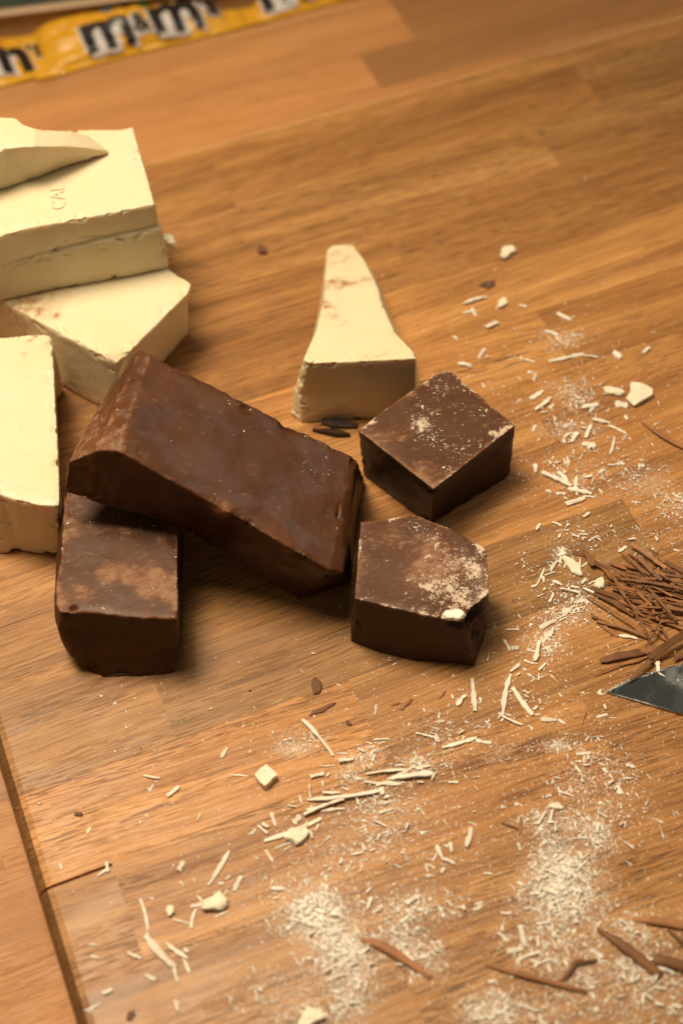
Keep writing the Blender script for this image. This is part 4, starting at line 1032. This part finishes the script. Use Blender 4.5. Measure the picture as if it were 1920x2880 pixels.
def make_pack(loc, rz, label, seed):
    rr = random.Random(seed)
    root = empty('candy_pack', loc, rz)
    tag(root, label, 'candy pack', 'yellow candy packs in a row')
    nu, nv = 72, 36
    vs, fs = [], []
    for side in (1, -1):
        for i in range(nu + 1):
            for j in range(nv + 1):
                u = -1 + 2 * i / nu; v = -1 + 2 * j / nv
                zz = puff(u, v)
                taper = 1 - .05 * (1 - min(1, abs(u) / .86) ** 2)
                zig = .0012 * (i % 2) if abs(u) > .86 else 0
                x, y = u * PL / 2, v * PW / 2 * taper
                z = (.0012 + zz + (wrin(x, y, seed) if zz > .002 else 0) + zig) if side > 0 else .0006
                vs.append((x, y, z))
    o_ = (nu + 1) * (nv + 1)
    for s_, off in ((1, 0), (-1, o_)):
        for i in range(nu):
            for j in range(nv):
                q = (off + i * (nv + 1) + j, off + (i + 1) * (nv + 1) + j, off + (i + 1) * (nv + 1) + j + 1, off + i * (nv + 1) + j + 1)
                fs.append(q if s_ > 0 else tuple(reversed(q)))
    for i in range(nu):
        for j in (0, nv):
            a = i * (nv + 1) + j; b = (i + 1) * (nv + 1) + j
            fs.append((a, b, b + o_, a + o_) if j == 0 else (b, a, a + o_, b + o_))
    for j in range(nv):
        for i in (0, nu):
            a = i * (nv + 1) + j; fs.append((a, a + 1, a + 1 + o_, a + o_) if i == nu else (a + 1, a, a + o_, a + 1 + o_))
    mesh_obj('film', vs, fs, M_FILM, root, True)
    def wrap(me, eps, name, mat):
        bm = bmesh.new(); bm.from_mesh(me)
        bmesh.ops.triangulate(bm, faces=bm.faces[:])
        for _ in range(3):
            long = [e for e in bm.edges if e.calc_length() > .0028]
            if long: bmesh.ops.subdivide_edges(bm, edges=long, cuts=1)
            bmesh.ops.triangulate(bm, faces=bm.faces[:])
        bmesh.ops.delete(bm, geom=[v for v in bm.verts if abs(v.co.y) > PW / 2 * .94], context='VERTS')
        for v in bm.verts:
            zz = puff(v.co.x / (PL / 2), v.co.y / (PW / 2))
            v.co.z = .0012 + zz + (wrin(v.co.x, v.co.y, seed) if zz > .002 else 0) + eps
        bpy.data.meshes.remove(me)
        return bm_obj(name, bm, mat, root, True)
    for nm, off, eps, mt in (('lettering_outline', .0042, .0008, M_WPRINT), ('lettering', .0018, .0013, M_PRINT)):
        grow = 0.0 if nm == 'lettering' else .0016
        bmj = bmesh.new()
        for ch, x0, w_, y0, h_ in (('m', 0, .034, 0, .030), ('&', .0350, .0125, .009, .017), ('m', .0485, .034, 0, .030), ("'", .0835, .0028, .022, .007), ('s', .0875, .0095, .012, .016)):
            mt_ = text_mesh(ch, .046, .0014 if nm == 'lettering' else .0042)
            xs = [v.co.x for v in mt_.vertices]; ys_ = [v.co.y for v in mt_.vertices]
            kx = (w_ + 2 * grow) / (max(xs) - min(xs)); ky = (h_ + 2 * grow) / (max(ys_) - min(ys_))
            mt_.transform(Matrix.Translation((x0 - grow, y0 - grow, 0)) @ Matrix.Diagonal((kx, ky, 1, 1)) @ Matrix.Translation((-min(xs), -min(ys_), 0)))
            bmj.from_mesh(mt_); bpy.data.meshes.remove(mt_)
        me = bpy.data.meshes.new('lettering'); bmj.to_mesh(me); bmj.free()
        me.transform(Matrix.Translation(((0, .030, -.024)[seed] - .036, (-.0335, -.026, -.0335)[seed], 0)))
        wrap(me, eps, nm, mt)
    for (x, y, r_, cn) in ((-.012, .0085, .0045, 'blue'), (.001, .0075, .0050, 'brown'), (.012, .0035, .0048, 'green'), (.026, .0090, .0050, 'red'), (.037, .0080, .0050, 'orange')):
        bm = bmesh.new(); bmesh.ops.create_circle(bm, cap_ends=True, segments=20, radius=r_)
        bmesh.ops.translate(bm, verts=bm.verts[:], vec=(x, y, 0))
        me = bpy.data.meshes.new('c'); bm.to_mesh(me); bm.free()
        wrap(me, .0010 if cn != 'green' else .0016, 'printed_candy', candies[cn])
    return root
pk = [(P(330, 150, -.03), 'yellow pack of chocolate candies between two others, printed candies fully in view'), (P(-190, 268, -.03), 'yellow pack of chocolate candies lying by the end of the tray rim'), (P(850, 8, -.03), 'yellow pack of chocolate candies at the far end of the row on the bare worktop')]
yb = 0.884 + PW / 2
for i, (p, lab) in enumerate(pk):
    make_pack((0.193 + (0, -.150, .151)[i], yb + (0, .002, -.001)[i], 0.0004), (0.0, .02, -.015)[i], lab, i)

M_RIM = plain('tan tray rim', (.40, .24, .11, 1), .5, 0, .08, 40)
M_TRAY = plain('grey green tray', (.045, .052, .038, 1), .5, 0, .1, 40)
ta, tb = P(0, 62, -.014), P(430, 8, -.014)
dt = (tb - ta); dt.z = 0; dt.normalize(); nt = Vector((-dt.y, dt.x, 0))
ta.z = 0
tray = empty('serving_tray', (ta.x, ta.y, 0)); tag(tray, 'dark grey-green tray with a tan rim behind the yellow candy packs', 'tray')
L0, L1, DP = -.20, .34, .26
sys_ = [(0, 0), (0.004, .0165), (.0005, .0195), (.0045, .0215), (.009, .0195), (.010, .015), (.014, .004)]
def tp_(u, v, z): 
    q = dt * u + nt * v; return (q.x, q.y, z)
ringpts = []
for off, z in sys_:
    ringpts.append([tp_(L0 + off, off, z + .0004), tp_(L1 - off, off, z + .0004), tp_(L1 - off, DP - off, z + .0004), tp_(L0 + off, DP - off, z + .0004)])
vs = [p for r in ringpts for p in r]; fs = []
for i in range(len(ringpts) - 1):
    for k in range(4):
        k2 = (k + 1) % 4; fs.append((i * 4 + k, i * 4 + k2, i * 4 + 4 + k2, i * 4 + 4 + k))
mesh_obj('rim', vs, fs, M_RIM, tray)
off = sys_[-1][0] - .001
base = [tp_(L0 + off, off, .0038), tp_(L1 - off, off, .0038), tp_(L1 - off, DP - off, .0038), tp_(L0 + off, DP - off, .0038)]
low = [(x, y, .0006) for x, y, z in base]
mesh_obj('tray_floor', base + low, [(0, 1, 2, 3), (7, 6, 5, 4)] + [(i, i + 4, (i + 1) % 4 + 4, (i + 1) % 4) for i in range(4)], M_TRAY, tray)
print('white shavings', n_white)
